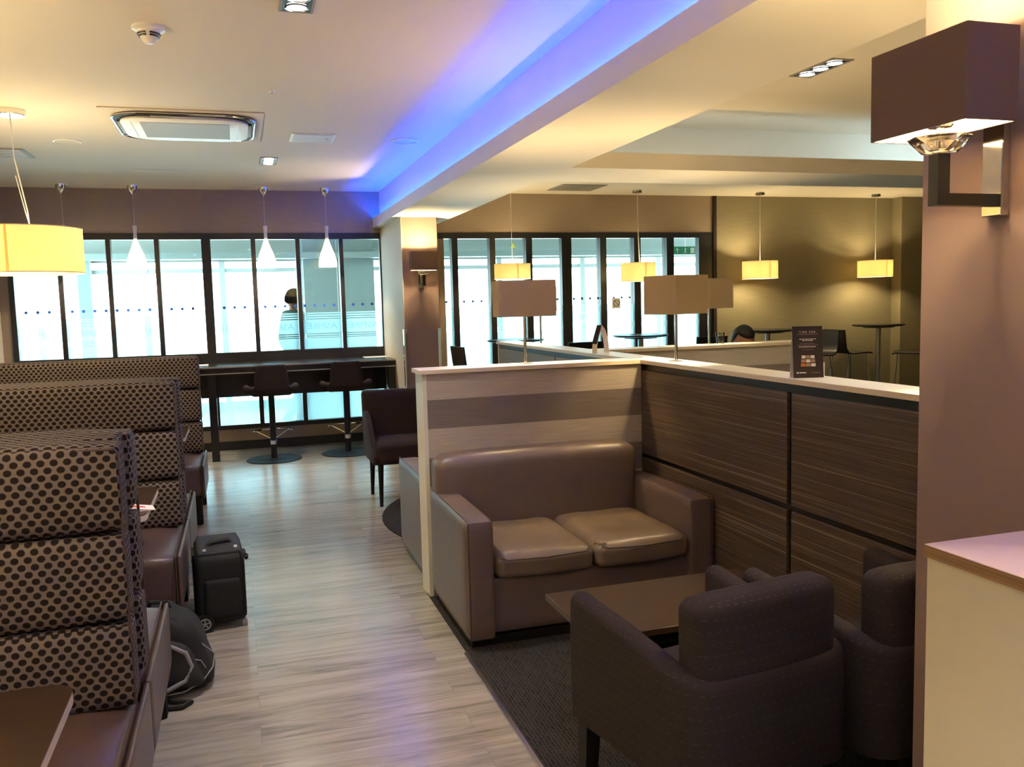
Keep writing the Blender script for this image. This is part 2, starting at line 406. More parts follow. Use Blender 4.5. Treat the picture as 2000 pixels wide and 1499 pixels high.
M['paleedge'] = streaks('pale_ply_edge', [(.3, S((190, 176, 160))), (.7, S((224, 212, 198)))], 3, 240, .5)
M['counterside'] = plain('cream_counter_panel', S((214, 204, 178)), .5)
M['countertop'] = plain('white_laminate_lilac_reflection', S((232, 212, 226)), .22)  # white laminate; lilac tint painted in as reflection of the blue-lit ceiling
M['chrome'] = plain('chrome', (.75, .75, .76, 1), .08, 1.0)
M['steel'] = plain('brushed_steel', (.55, .55, .56, 1), .28, 1.0)
M['white'] = plain('white_plastic', S((236, 232, 224)), .4)
M['grille'] = plain('grey_grille', S((150, 144, 134)), .6)
M['greyplate'] = plain('grey_ceiling_plate', S((200, 196, 190)), .45)
M['blackplastic'] = plain('black_plastic', S((22, 21, 22)), .6, spec=.3)
M['nylon'] = plain('black_nylon', S((17, 17, 19)), .75, bump=.4, bscale=500)
M['nylon2'] = plain('charcoal_nylon', S((34, 35, 38)), .7, bump=.4, bscale=500)
M['silvertrim'] = plain('silver_piping', S((150, 150, 154)), .4)
M['brownfab'] = plain('brown_felt', S((40, 32, 31)), .9, bump=.3, bscale=400, spec=.15)
M['chocfab'] = plain('chocolate_upholstery', S((44, 31, 29)), .8, bump=.2, bscale=300, spec=.3)
M['stoolshell'] = plain('black_stool_shell', S((30, 26, 25)), .4)
M['taupeshade'] = shade_mat('taupe_card_shade', S((118, 98, 88)), (.03, .012, .004, 1), .85)
M['shadeinner'] = plain('white_shade_lining', S((250, 240, 220)), .8)
M['creamshade'] = shade_mat('cream_drum_shade', S((248, 238, 214)), (.96, .86, .58, 1), .34)
M['tableshade'] = shade_mat('beige_linen_shade', S((196, 172, 136)), (.05, .024, .009, 1), .85)
M['opal'] = shade_mat('opal_glass', S((252, 250, 244)), (.98, .95, .88, 1), .4)
M['bulb'] = emission('warm_bulb', (1, .66, .28, 1), 30)
M['coolbulb'] = emission('downlight_lamp', (1, .96, .9, 1), 30)
M['crystal'] = plain('clear_crystal', (1, .96, .9, 1), .03)
M['crystal'].node_tree.nodes['Principled BSDF'].inputs['Transmission Weight'].default_value = .95
M['glass'] = glass_mat('tinted_glass', (.66, .77, .77, 1), .028)
M['clear'] = glass_mat('clear_glass', (.93, .97, .97, 1), .06)
M['frost'] = frost_mat('frosted_film', (.76, .93, .98, 1), .45)
M['bluedot'] = plain('blue_vinyl_dot', S((30, 80, 170)), .5)
M['etch'] = glass_mat('clear_lettering', (.82, .88, .88, 1), .02)
M['ledblue'] = emission('blue_led_strip', (.0, .055, 1.0, 1), 150)
M['ledwhite'] = emission('white_led_strip', (.5, .75, 1.0, 1), 42); M['leddim'] = emission('dim_white_led_strip', (.7, .88, 1.0, 1), 10)
M['card'] = plain('white_card', S((238, 226, 230)), .5)
M['red'] = plain('red_print', S((206, 66, 52)), .4)
M['corr'] = plain('pale_corridor_paint', S((164, 170, 166)), .7)
M['corrgrey'] = plain('grey_corridor_panel', S((136, 148, 146)), .6)
M['corrwhite'] = plain('white_glazing_bar', S((200, 204, 204)), .5)
M['corrfloor'] = plain('pale_corridor_floor', S((150, 152, 150)), .3)
M['skirt'] = plain('dark_skirting', S((30, 28, 30)), .4)
M['green'] = plain('green_sign', S((24, 120, 84)), .5)
M['yellow'] = plain('yellow_sign', S((210, 190, 60)), .5)
M['skin'] = plain('skin', S((176, 122, 96)), .5)
M['hair'] = plain('black_hair', S((26, 22, 22)), .6, bump=.6, bscale=160)
M['hairbrown'] = plain('short_dark_hair', S((10, 9, 8)), 1.0, spec=0)
M['jacket'] = plain('dark_green_jacket', S((42, 66, 52)), .8)
M['trouser'] = plain('dark_trousers', S((30, 32, 38)), .85)
M['shirt'] = plain('dark_shirt', S((48, 44, 50)), .85)
M['shoe'] = plain('black_shoe', S((18, 17, 17)), .4)

# ------------------------------------------------------------------ text helper
def text_mesh(txt, height, thick=.001, spacing=1.0):
    cu = bpy.data.curves.new('t', 'FONT'); cu.body = txt; cu.size = height; cu.extrude = thick/2; cu.align_x = 'CENTER'; cu.align_y = 'CENTER'; cu.space_character = spacing
    cu.resolution_u = 3
    o = bpy.data.objects.new('t', cu); COL.objects.link(o)
    dg = bpy.context.evaluated_depsgraph_get(); me = bpy.data.meshes.new_from_object(o.evaluated_get(dg))
    bpy.data.objects.remove(o); bpy.data.curves.remove(cu); return me
def text_obj(name, txt, height, mat, mtx, parent=None, width=None, spacing=1.0):
    me = text_mesh(txt, height, .001, spacing); me.materials.clear(); me.materials.append(mat)
    if width:
        xs = [v.co.x for v in me.vertices]; k = width/(max(xs)-min(xs)); me.transform(Matrix.Diagonal((k, 1, 1, 1)))
    me.transform(mtx); me.name = name
    o = bpy.data.objects.new(name, me); COL.objects.link(o)
    if parent is not None: o.parent = parent
    return o
UPRIGHT = Matrix.Rotation(PI/2, 4, 'X')     # text in XZ plane facing -Y

# ================================================================== SHELL
XL, XR, YB = -2.36, 9.6, -3.2
struct(MB().box(XL, XR, YB, WY+.1, -.1, 0).build('floor', M['floor'], smooth=0))
# carpets: bay in front of the sofa and the rounded patch behind the cross partition
struct(MB().box(.918, 2.40, -.4, 4.60, -.01, .006).build('carpet_front', M['carpet'], smooth=0))
cp = [(2.3+1.36*math.cos(a), 6.2+1.36*math.sin(a)) for a in [PI/2+i*PI/32 for i in range(33)]]
cp = [p for p in cp if p[1] > 4.70 and p[0] < 2.22] ; cp = cp + [(max(.93, cp[-1][0]), 4.70), (2.22, 4.70), (2.22, cp[0][1])]
struct(MB().prism(cp, -.01, .006, 'z').build('carpet_back', M['carpet'], smooth=0))
struct(MB().box(2.40, XR, 5.0, WY, -.01, .006).build('carpet_right', M['carpet'], smooth=0))
struct(MB().box(.902, .918, -.4, 3.72, 0, .008).build('trim_1', M['steel'], smooth=0))
struct(MB().box(XL, XR, YB, WY+.2, CZ, CZ+.1).build('ceiling', M['paint'], smooth=0))
struct(MB().box(XL-.1, XL, YB, WY+.1, 0, CZ).build('wall_left', M['sidewall'], smooth=0))
struct(MB().box(XR, XR+.1, YB, WY+.1, 0, CZ).build('wall_right', M['wallpaper'], smooth=0))
struct(MB().box(XL, XR, YB-.1, YB, 0, CZ).build('wall_front', M['sidewall'], smooth=0))
# back wall around the glazing
wb = MB()
wb.box(XL, 6.12, WY, WY+.14, 2.44, CZ); wb.box(XL, -2.27, WY, WY+.14, 0, 2.44); wb.box(-2.27, 1.66, WY, WY+.14, 0, .235)
wb.box(1.66, 2.40, WY, WY+.14, 0, 2.44)
struct(wb.build('wall_back', M['wallpaper2'], smooth=0))
struct(MB().box(6.09, XR, WY-.012, WY+.14, 0, CZ).build('wall_back_right', M['wallpaper'], smooth=0))
struct(MB().box(8.93, XR, WY-.20, WY-.005, 0, CZ).build('wall_pilaster', M['wallpaper'], smooth=0))
struct(MB().box(6.05, 6.095, WY-.03, WY+.02, 0, CZ).build('trim_2', M['chocfab'], smooth=0))
struct(MB().box(5.885, 6.09, WY-.008, WY+.06, 0, 2.44).build('trim_3', M['frame'], smooth=0))
struct(MB().box(9.30, 9.33, WY-.225, WY-.20, .3, 2.2, .004).build('trim_4', M['steel'], smooth=0))
sk = MB(); sk.box(-2.5, 1.64, WY-.015, WY, 0, .10); struct(sk.build('baseboard_back', M['skirt'], smooth=0))

# dropped beam with the blue cove (runs along Y) and the cross beam with the white cove (along X)
bm_ = MB()
bm_.box(1.645, 2.21, YB, WY-.002, SOF, CZ)                    # body
bm_.box(1.575, 1.645, YB, WY-.002, SOF, SOF+.018); bm_.box(1.56, 1.575, YB, WY-.002, SOF, 2.608)   # trough and lip
bm_.box(2.21, XR, 5.595, 6.25, SOF, SOF+.018); bm_.box(2.21, XR, 5.58, 5.595, SOF, 2.605)          # cross beam trough and lip
bm_.box(2.21, XR, 6.17, 6.25, SOF+.018, CZ)
struct(bm_.build('ceiling_beam', M['beam'], smooth=0))
def led(name, label, p0, p1, axis, mat):
    """light tape fixed to the inner side of a cove lip, shining at the upright"""
    t = thing(name, label, 'led strip', p0)
    L = (p1[1]-p0[1]) if axis == 'y' else (p1[0]-p0[0])
    if axis == 'y':
        MB().box(0, .003, 0, L, -.009, .009).build('tape', M['white'], t, 0); MB().box(.0031, .0055, .005, L-.005, -.006, .006).build('emitter', mat, t, 0)
    else:
        MB().box(0, L, 0, .003, -.009, .009).build('tape', M['white'], t, 0); MB().box(.005, L-.005, .0031, .0055, -.006, .006).build('emitter', mat, t, 0)
    return t
t = thing('led_strip', 'blue glowing light strip hidden in the long ceiling beam cove', 'led strip', (1.605, 3.5, 2.580))
MB().box(-.006, .006, -6.6, 6.7, -.0665, -.0055).build('tape', M['white'], t, 0)
MB().cyl((0, -6.6, 0), (0, 6.7, 0), .005, n=10).build('emitter', M['ledblue'], t)
led('led_strip', 'bright cool white light strip in the right part of the cross beam cove', (5.0, 5.5955, 2.57), (9.4, 5.5955, 2.57), 'x', M['ledwhite'])
led('led_strip', 'dim cool white light strip in the left part of the cross beam cove', (2.25, 5.5955, 2.57), (4.98, 5.5955, 2.57), 'x', M['leddim'])

# pillars
struct(MB().box(1.645, 2.30, .9, 1.784, 0, SOF, .004, 1).build('pillar_near', M['pillar'], smooth=0))
struct(MB().box(1.645, 2.03, 8.95, WY, 0, SOF, .004, 1).build('pillar_far', M['pillar'], smooth=0))
struct(MB().box(1.640, 1.646, 8.90, WY-.01, .0, SOF).build('trim_5', M['sidewall'], smooth=0))
for i, (x, sx) in enumerate(((1.645, 1), (2.03, -1))):
    g = MB(); g.box(min(x, x+sx*.028), max(x, x+sx*.028), 8.943, 8.951, .1, 1.34); g.box(min(x-sx*.007, x), max(x-sx*.007, x), 8.943, 8.985, .1, 1.34)
    tag(g.build('corner_guard', M['chrome']), ('chrome corner guard on the left edge of the far pillar', 'chrome corner guard on the right edge of the far pillar')[i], 'corner guard', 'corner guards of the far pillar')

# ================================================================== GLAZING
def quad_pane(x0, x1, z0, z1, y): return MB().box(x0, x1, y-.004, y+.004, z0, z1)
def film(x0, x1, z0, ztop_on=True):
    m = MB(); y0, y1 = WY+.030, WY+.032
    if ztop_on:
        for a, b in ((z0, 1.236), (1.244, 1.256), (1.266, 1.280), (1.290, 1.452), (1.462, 1.478), (1.488, 1.506), (1.516, 1.531)):
            m.box(x0, x1, y0, y1, a, b)
    else: m.box(x0, x1, y0, y1, z0, ztop_on or z0)
    return m
def window(idx, edges, z_sill, lower, text=True, phase=0.0):
    """edges: list of (left, right) clear openings"""
    root = sempty('window_%d' % idx)
    y0, y1 = WY-.012, WY+.085
    L, Rr = edges[0][0], edges[-1][1]
    f = MB(); f.box(L-.05, Rr+.05, y0, y1, 2.37, 2.44); f.box(L-.05, L, y0, y1, .235, 2.37); f.box(Rr, Rr+.05, y0, y1, .235, 2.37)
    if lower: f.box(L, Rr, y0, y1, .615, z_sill); f.box(L, Rr, y0, y1, .235, .285)
    else: f.box(L, Rr, y0, y1, 0, .12)
    f.build('frame', M['frame'], root, 0)
    for a, b in zip(edges[:-1], edges[1:]):
        mm = MB().box(a[1], b[0], y0-.004, y1+.03, .24, 2.372); mm.build('mullion', M['frame'], root, 0)
    for (a, b) in edges:
        lo = z_sill if lower else .12
        quad_pane(a, b, lo, 2.37, WY+.04).build('pane', M['glass'], root, 0)
        film(a+.004, b-.004, lo+.004).build('frosted_film', M['frost'], root, 0)
        if lower:
            quad_pane(a, b, .285, .615, WY+.04).build('lower_pane', M['glass'], root, 0)
            MB().box(a+.004, b-.004, WY+.030, WY+.032, .289, .611).build('lower_film', M['frost'], root, 0)
        # row of blue manifestation dots
        m = MB(); k0 = math.ceil((a+.02-phase)/.1105); x = phase + k0*.1105
        while x < b-.02:
            m.cyl((x, WY+.0335, 1.613), (x, WY+.0350, 1.613), .0165, n=20); x += .1105
        m.build('blue_dots', M['bluedot'], root, 0)
        if text:
            text_obj('lettering', 'ASPIRE', .098, M['etch'], Matrix.Translation(((a+b)/2-.005, WY+.028, 1.372)) @ UPRIGHT @ Matrix.Diagonal((-1, 1, 1, 1)), root, .335)
    return root
Lw = [(-2.213, -1.794), (-1.745, -1.312), (-1.265, -.828), (-.779, -.345)]
Lw2 = [(-.249, .181), (.230, .667), (.715, 1.157), (1.203, 1.625)]
window(1, Lw, 1.11, True, phase=.855); window(2, Lw2, 1.11, True, phase=.855)
struct(MB().box(3.955, 3.99, WY-.014, WY+.087, 0, 2.44).build('trim_6', M['frame'], smooth=0))
window(3, [(2.10, 2.494), (2.566, 2.968), (3.039, 3.435), (3.515, 3.907)], 1.11, False, phase=2.75)
window(4, [(4.038, 4.428), (4.513, 4.899), (4.993, 5.366), (5.47, 5.839)], 1.11, False, phase=2.75)

# corridor outside the glass
CY = 14.45
struct(MB().box(-6, 12, WY+.14, CY+.2, -.1, 0).build('floor_corridor', M['corrfloor'], smooth=0))
struct(MB().box(-6, 12, WY+.14, CY+.2, 3.0, 3.1).build('ceiling_corridor', M['corr'], smooth=0))
struct(MB().box(-6, 12, CY, CY+.15, 2.34, 3.0).build('wall_corridor', M['corr'], smooth=0))
struct(MB().box(-6, 12, CY-.5, CY-.2, 2.36, 2.45).build('trim_7', M['corrgrey'], smooth=0))
wf = sempty('window_5'); f = MB(); f.box(-6, 12, CY, CY+.1, 2.17, 2.235); f.box(-6, 12, CY, CY+.1, 0, .12); f.build('frame', M['corrwhite'], wf, 0)
for x in (-4.2, -2.8, -1.33, -.2, 1.0, 2.8, 4.35, 5.9, 7.4):
    MB().box(x-.045, x+.045, CY-.02, CY+.1, .12, 2.34).build('mullion', M['corrwhite'], wf, 0)
struct(MB().box(1.03, 2.15, CY-.25, CY+.05, 0, 3.0).build('wall_corridor_panel', M['corrgrey'], smooth=0))
struct(MB().box(1.55, 1.565, CY-.262, CY-.25, 0, 3.0).build('trim_8', M['corrwhite'], smooth=0))
struct(MB().box(-2.24, -2.06, CY-.2, CY, 0, 2.4).build('wall_corridor_column', M['corrgrey'], smooth=0))
light('corridor_fill_light', 'AREA', (2, 12.4, 2.96), 42, (.9, 1, .98), 9, 1.0)  # unseen area light added to brighten the corridor bulkhead

# ================================================================== PARTITIONS
zc, zt = 1.247, 1.2245
pt = thing('partition_screen', 'low cross partition with banded linen wallpaper behind the near sofa', 'partition', (.92, 4.53, 0))
MB().box(.022, 1.285, .002, .188, 0, zt).build('core', M['band'], pt, 0)
MB().box(0, .022, 0, .19, 0, zt).build('end_panel', M['endpanel'], pt, 0)
MB().box(-.018, 1.279, -.012, .202, zt, zc-.002).build('cap', M['maple'], pt, 0); MB().box(-.018, 1.279, -.012, .202, zc-.002, zc).build('cap_top', M['captop'], pt, 0)
pt = thing('partition_screen', 'long low partition clad in dark zebrano panels running away from the near pillar', 'partition', (2.21, 0, 0))
MB().box(.012, .165, 1.9, 7.42, 0, zt).build('core', M['black'], pt, 0)
for (a, b) in ((1.95, 3.105), (3.135, 4.53)):
    for (z0, z1, nm) in ((.10, .675, 'lower_panel'), (.702, 1.186, 'upper_panel')):
        MB().box(-.004, .013, a, b, z0, z1, .0015, 1).build(nm, M['zebra'], pt, 0)
for (a, b) in ((4.72, 5.95), (5.975, 7.39)):
    MB().box(-.004, .013, a, b, .10, 1.186, .0015, 1).build('grey_panel', M['greyven'], pt, 0)
MB().box(-.006, .165, 7.40, 7.425, 0, zt).build('end_panel', M['maple'], pt, 0)
MB().box(-.016, .178, 1.9, 7.44, zt, zc-.002).build('cap', M['maple'], pt, 0); MB().box(-.016, .178, 1.9, 7.44, zc-.002, zc).build('cap_top', M['captop'], pt, 0)
pt = thing('partition_screen', 'far low partition with banded wallpaper branching right behind the long one', 'partition', (2.39, 5.53, 0))
MB().box(0, 1.66, .012, .198, 0, zt).build('core', M['band'], pt, 0)
MB().box(1.66, 1.682, .01, .2, 0, zt).build('end_panel', M['maple'], pt, 0)
MB().box(0, 1.70, 0, .21, zt, zc-.002).build('cap', M['maple'], pt, 0); MB().box(0, 1.70, 0, .21, zc-.002, zc).build('cap_top', M['captop'], pt, 0)

# ================================================================== BOOTH BENCHES
def booth(x_right, y_back, face, label, L=2.0, legs=True):
    """face=-1 faces the camera (-y), +1 faces away; y_back = plane of the bench's rear"""
    t = thing('booth_bench', label, 'bench', (x_right, y_back, 0), 0 , 'dotted booth benches along the left side')
    f = face
    def yy(a, b): return (min(a*f, b*f), max(a*f, b*f))
    m = MB(); y0, y1 = yy(0.0, .085); m.box(-L, -.022, y0, y1, .40, 1.232, .012, 3)
    zs = [.445, .708, .970, 1.235]
    for i in range(3):
        a, b = zs[i], zs[i+1]
        y0, y1 = yy(.06, .195); top = (i == 2)
        def fn(q, u, f=f):
            if q.y*f > 0: q.y += f*.012*(1-u.z**2)
            return q
        m.grid_box(-L, 0, y0, y1, a+.002, b-.002, .026 if not top else .03, n=8, fn=fn)
    m.build('backrest', M['dots'], t, 40)
    p = MB(); yf = .188*f
    p.tube([(-L, yf, 1.213), (-.012, yf, 1.213), (-.004, yf, 1.20), (-.003, yf, .46)], .0045, 8); p.build('piping', M['blackleather'], t)
    s = MB(); y0, y1 = yy(.06, .195+.575)
    def fs(q, u):
        if u.z > 0: q.z += .010*(1-u.x**4)*(1-u.y**2)
        return q
    s.grid_box(-L, 0.002, y0, y1, .20, .455, .05, n=10, fn=fs); s.build('seat', M['boothleather'], t, 50)
    e = MB(); y0, y1 = yy(.0, .195+.570)
    e.grid_box(.0, .020, y0, y1, .20, .448, .0098, n=8); e.build('end_panel', M['boothleather'], t, 50)
    sp = MB(); a = (.195+.575)*f
    sp.tube([(-.004, .20*f, .462), (-.004, a*.93, .464), (-.004, a*.985, .44), (-.004, a, .40), (-.004, a, .22)], .004, 6); sp.build('seam', M['blackleather'], t)
    y0, y1 = yy(.04, .195+.42); MB().box(-L, -.06, y0, y1, 0, .205).build('plinth', M['black'], t, 0)
    for x in (-.062, -L+.01):
        y0, y1 = yy(.195+.50, .195+.555); MB().box(x, x+.055, y0, y1, 0, .205, .003, 1).build('leg', M['blackwood'], t, 0)
        y0, y1 = yy(.01, .065); MB().box(x, x+.055, y0, y1, 0, .205, .003, 1).build('leg', M['blackwood'], t, 0)
    return t
booth(-.341, 2.835, -1, 'nearest dotted booth bench at lower left with its seat toward the camera')
booth(-.341, 2.840, 1, 'dotted booth bench back to back behind the nearest one with leather end by the backpack')
booth(-.336, 5.035, -1, 'middle dotted booth bench facing the table with the red card beside the suitcase')
booth(-.336, 5.040, 1, 'dotted booth bench backing onto the middle one and facing the windows')
booth(-.318, 7.495, -1, 'farthest dotted booth bench beside the window counter')

def cafe_table(x_right, y0, y1, label, W=1.35):
    t = thing('booth_table', label, 'table', (x_right-W/2, (y0+y1)/2, 0), 0, 'dark tables between the booth benches')
    hw, hd = W/2, (y1-y0)/2; r = .06
    pts = []
    for cx, cy, a0 in ((hw-r, hd-r, 0), (-hw+r, hd-r, PI/2), (-hw+r, -hd+r, PI), (hw-r, -hd+r, 1.5*PI)):
        pts += [(cx+r*math.cos(a0+k*PI/12), cy+r*math.sin(a0+k*PI/12)) for k in range(7)]
    MB().prism(pts, .737, .740, 'z').build('top', M['darkwood'], t, 0)
    MB().prism(pts, .712, .737, 'z').build('edge', M['paleedge'], t, 0)
    MB().cyl((0, 0, .012), (0, 0, .712), .038, n=24).build('pedestal', M['steel'], t)
    MB().box(-.28, .28, -.20, .20, 0, .014, .004, 1).build('base_plate', M['steel'], t)
    return t
cafe_table(-.405, 1.52, 2.175, 'dark booth table cut off at the lower left with a pale ply edge')
cafe_table(-.415, 3.88, 4.535, 'booth table holding the red and white card between the first and middle benches')
cafe_table(-.385, 6.17, 6.825, 'booth table mostly hidden behind the middle bench')

# red and white folded card on the second table
t = thing('menu_card', 'red and white folded card lying near the table edge between the booths', 'card', (-.478, 4.02, .7405), .2)
MB().prism([(-.10, 0), (.085, 0), (-.10, .036)], -.05, .05, 'y').build('card', M['card'], t, 0)
MB().plate([(-.098, -.042, .0362), (-.098, .042, .0362), (.05, .012, .0075), (.05, -.012, .0075)], .0008).build('red_print', M['red'], t, 0)

# ================================================================== SOFAS
def sofa(loc, rz, label, W=1.272, D=.81):
    t = thing('leather_sofa', label, 'sofa', loc, rz, 'two seat leather sofas')
    aw = .14; hw = W/2
    # local: back at y=0, front at y=-D
    b = MB(); b.grid_box(-hw+.01, hw-.01, -D+.04, -.02, .055, .33, .03, n=6); b.build('base', M['leather'], t, 50)
    bk = MB()
    def fb(q, u):
        if q.y < 0: q.y -= .02*(1-u.x**4)*(1-(u.z-.1)**2)
        if u.z > .3: q.z -= .018*u.x**4
        return q
    bk.grid_box(-hw+.012, hw-.115, -.20, -.012, .30, .815, .055, n=14, fn=fb); bk.build('backrest', M['leather'], t, 50)
    for s in (-1, 1):
        a = MB(); x0, x1 = (-hw, -hw+aw) if s < 0 else (hw-aw, hw)
        def fa(q, u):
            return q
        a.grid_box(x0, x1, -D, -.02, .045, .612, .028, n=8); a.build('arm', M['leather'], t, 50)
        sm = MB(); xs = x0+.012 if s < 0 else x1-.012
        sm.tube([(xs, -.05, .6125), (xs, -D+.02, .6125), (xs, -D-.001, .598), (xs, -D-.001, .06)], .003, 6); sm.build('seam', M['blackleather'], t)
    wseat = W - 2*aw
    for i in range(2):
        c = MB(); x0 = -hw+aw+.004 + i*(wseat/2); x1 = x0 + wseat/2-.006
        rg = random.Random(11+i)
        def fc(q, u, i=i):
            pf = (1-u.x**4)*(1-u.y**4)
            if u.z > 0: q.z += .022*pf - .012*math.exp(-((u.x-.2)**2+(u.y-.1)**2)*5) + .004*math.sin(9*u.x+2*i)*math.sin(6*u.y+i)*pf
            sag = .016*(1-u.y)/2*math.sin((u.x+1)*1.2+i)
            q.z -= sag*.6
            if u.y < -.5: q.y -= .012*math.cos(u.x*1.4)
            return q
        zz = (.325, .432) if i == 0 else (.328, .437)
        c.grid_box(x0, x1, -D-.005 if i else -D+.012, -.17, zz[0], zz[1], .034, n=16, fn=fc)
        cush = c.build('seat_cushion', M['leather2'], t, 60)
        pp = MB(); yf = (-D-.012) if i else -D+.002
        pp.tube([(x0+.03, yf+.02, zz[1]-.008), (x0+.05, yf-.004, zz[1]-.016), ((x0+x1)/2, yf-.012, zz[1]-.020), (x1-.05, yf-.004, zz[1]-.016), (x1-.03, yf+.02, zz[1]-.008)], .0032, 6)
        pp.build('piping', M['blackleather'], cush)
    tr = MB()
    for k in range(5):
        a = rg.uniform(-1, 1); bx, by = .012+.011*k-.02, -D+.012-.006*k
        tr.tube([(bx, by, .438), (bx+.006, by-.006+.004*a, .447+.004*rg.random()), (bx+.014+.004*a, by+.004, .440)], [.004, .003, .0012], 6)
    if rz == 0: tr.build('torn_seam', M['leather2'], cush)
    else: tr.bm.free()
    f = MB().box(-hw+.03, hw-.03, -D+.05, -.05, 0, .05); f.build('plinth', M['black'], t, 0)
    return t
sofa((.925+.637, 4.525, 0), 0, 'brown leather two seat sofa with worn cushions facing the coffee table')
s2 = sofa((.935+.632, 4.72, 0), PI, 'brown leather sofa behind the cross partition with only its arm showing', W=1.255)

# torn seam tufts on the near sofa cushions
# ================================================================== COFFEE TABLE
t = thing('coffee_table', 'low dark wood coffee table between the leather sofa and the armchairs', 'table', (1.52, 2.885, 0))
MB().box(-.425, .44, -.24, .245, .425, .45, .002, 1).build('top', M['darkwood'], t, 0)
MB().prism([(-.42, .4249), (.435, .4249), (.40, .385), (-.385, .385)], -.215, .22, 'y').build('apron', M['blackwood'], t, 0)
MB().box(-.10, .10, -.08, .08, .02, .385).build('pedestal', M['blackwood'], t, 0)
MB().box(-.25, .25, -.17, .17, 0, .02).build('base_plate', M['blackwood'], t, 0)

# ================================================================== ARMCHAIRS
def armchair(loc, rz, label):
    """tub armchair, origin on floor at centre, faces +y"""
    t = thing('tub_armchair', label, 'armchair', loc, rz, 'charcoal stitched armchairs by the coffee table')
    zb = .288
    # shell: a thick U wall, tapering toward the back; section built as a swept strip
    def outer(n=14):
        pts = []
        fx, fy, bx, by, rr = .303, .305, .288, -.285, .09
        pts.append((-fx, fy))
        pts.append((-fx+.012, 0.05))
        c = (-bx+rr, by+rr)
        pts.append((-bx-.004, by+rr+.05))
        for k in range(n+1):
            a = PI + k*(PI/2)/n; pts.append((c[0]+rr*math.cos(a), c[1]+rr*math.sin(a)))
        right = [(-x, y) for x, y in pts[::-1]]
        return pts + right
    P = outer(); N = len(P); th = .075
    bm = bmesh.new(); rings = []
    for i, (x, y) in enumerate(P):
        a = Vector(P[max(i-1, 0)]); b = Vector(P[min(i+1, N-1)]); d = (b-a).normalized(); nn = Vector((-d.y, d.x))   # inward
        if nn.dot(Vector((-x, .02-y))) < 0: nn = -nn
        s = max(0, min(1, (y+.285)/.59))            # 0 back .. 1 front
        top = .612 + .078*s**1.0
        prof = []
        r = .030
        prof.append((0.0, zb)); prof.append((-.004, zb+.15)); prof.append((0.0, top-r))
        for k in range(1, 8):
            an = PI - k*PI/8; prof.append((th/2 + th/2*math.cos(an), top-r+r*math.sin(an)*1.0))
        prof.append((th, top-r)); prof.append((th, zb))
        rings.append([bm.verts.new((x+nn.x*o, y+nn.y*o, z)) for o, z in prof])
    K = len(rings[0])
    for i in range(N-1):
        for k in range(K):
            bm.faces.new((rings[i][k], rings[i][(k+1) % K], rings[i+1][(k+1) % K], rings[i+1][k]))
    bm.faces.new(rings[0]); bm.faces.new(rings[-1][::-1])
    bmesh.ops.recalc_face_normals(bm, faces=bm.faces[:])
    caps = [f for f in bm.faces if len(f.verts) > 4]
    ee = list({e for f in caps for e in f.edges})
    bmesh.ops.bevel(bm, geom=ee, offset=.016, segments=3, profile=.5, affect='EDGES')
    m = MB(); m._add(bm); m.build('shell', M['stitch'], t, 50)
    s = MB()
    def fs(q, u):
        if u.z > 0: q.z += .015*(1-u.x**2)*(1-u.y**2)
        return q
    s.grid_box(-.235, .235, -.215, .30, .32, .45, .035, n=8, fn=fs); s.build('seat_cushion', M['stitch'], t, 50)
    MB().box(-.24, .24, -.22, .28, zb, .322).build('seat_base', M['stitch'], t, 0)
    b = MB()
    def fb(q, u):
        q.y += .008*u.x**2 - .006*(1-u.x**2)
        if u.z > .2: q.z -= .012*u.x**4
        return q
    b.grid_box(-.242, .242, -.270, -.155, .578, .815, .034, n=12, fn=fb); b.build('back_cushion', M['stitch'], t, 50)
    for sx in (-1, 1):
        for (yy, sy) in ((.255, 1), (-.225, -1)):
            l = MB(); x = sx*.262 if sy > 0 else sx*.20
            top = [(x-.028, yy-.028), (x+.028, yy-.028), (x+.028, yy+.028), (x-.028, yy+.028)]
            bm = bmesh.new(); A = [bm.verts.new((px, py, zb+.03)) for px, py in top]
            B = [bm.verts.new((x+(px-x)*.62+sx*.01, yy+(py-yy)*.62+sy*.01, 0)) for px, py in top]
            bm.faces.new(A); bm.faces.new(B[::-1])
            for i in range(4): bm.faces.new((A[i], B[i], B[(i+1) % 4], A[(i+1) % 4]))
            bmesh.ops.recalc_face_normals(bm, faces=bm.faces[:]); l._add(bm); l.build('leg', M['blackwood'], t, 0)
    return t
A1 = armchair((1.286, 2.205, 0), .15, 'charcoal stitched armchair with its back to the camera nearest the walkway')
A2 = dup(A1, (1.893, 2.20, 0), .09, 'charcoal stitched armchair against the zebrano panels half hidden by the pillar')
A1.scale = (1.0, 1.02, 1.0)

# ================================================================== SERVICE COUNTER (lower right)
t = thing('service_counter', 'pale counter with ply edge and white top tinted as painted cove reflection at lower right in front of the pillar', 'counter', (1.274, 1.357, 0))
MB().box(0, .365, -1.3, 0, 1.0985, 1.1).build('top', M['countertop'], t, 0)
MB().box(0, .365, -1.3, 0, 1.075, 1.0985).build('ply_edge', M['plyedge'], t, 0)
MB().box(.004, .364, -1.29, -.004, 0, 1.075).build('cabinet', M['counterside'], t, 0)

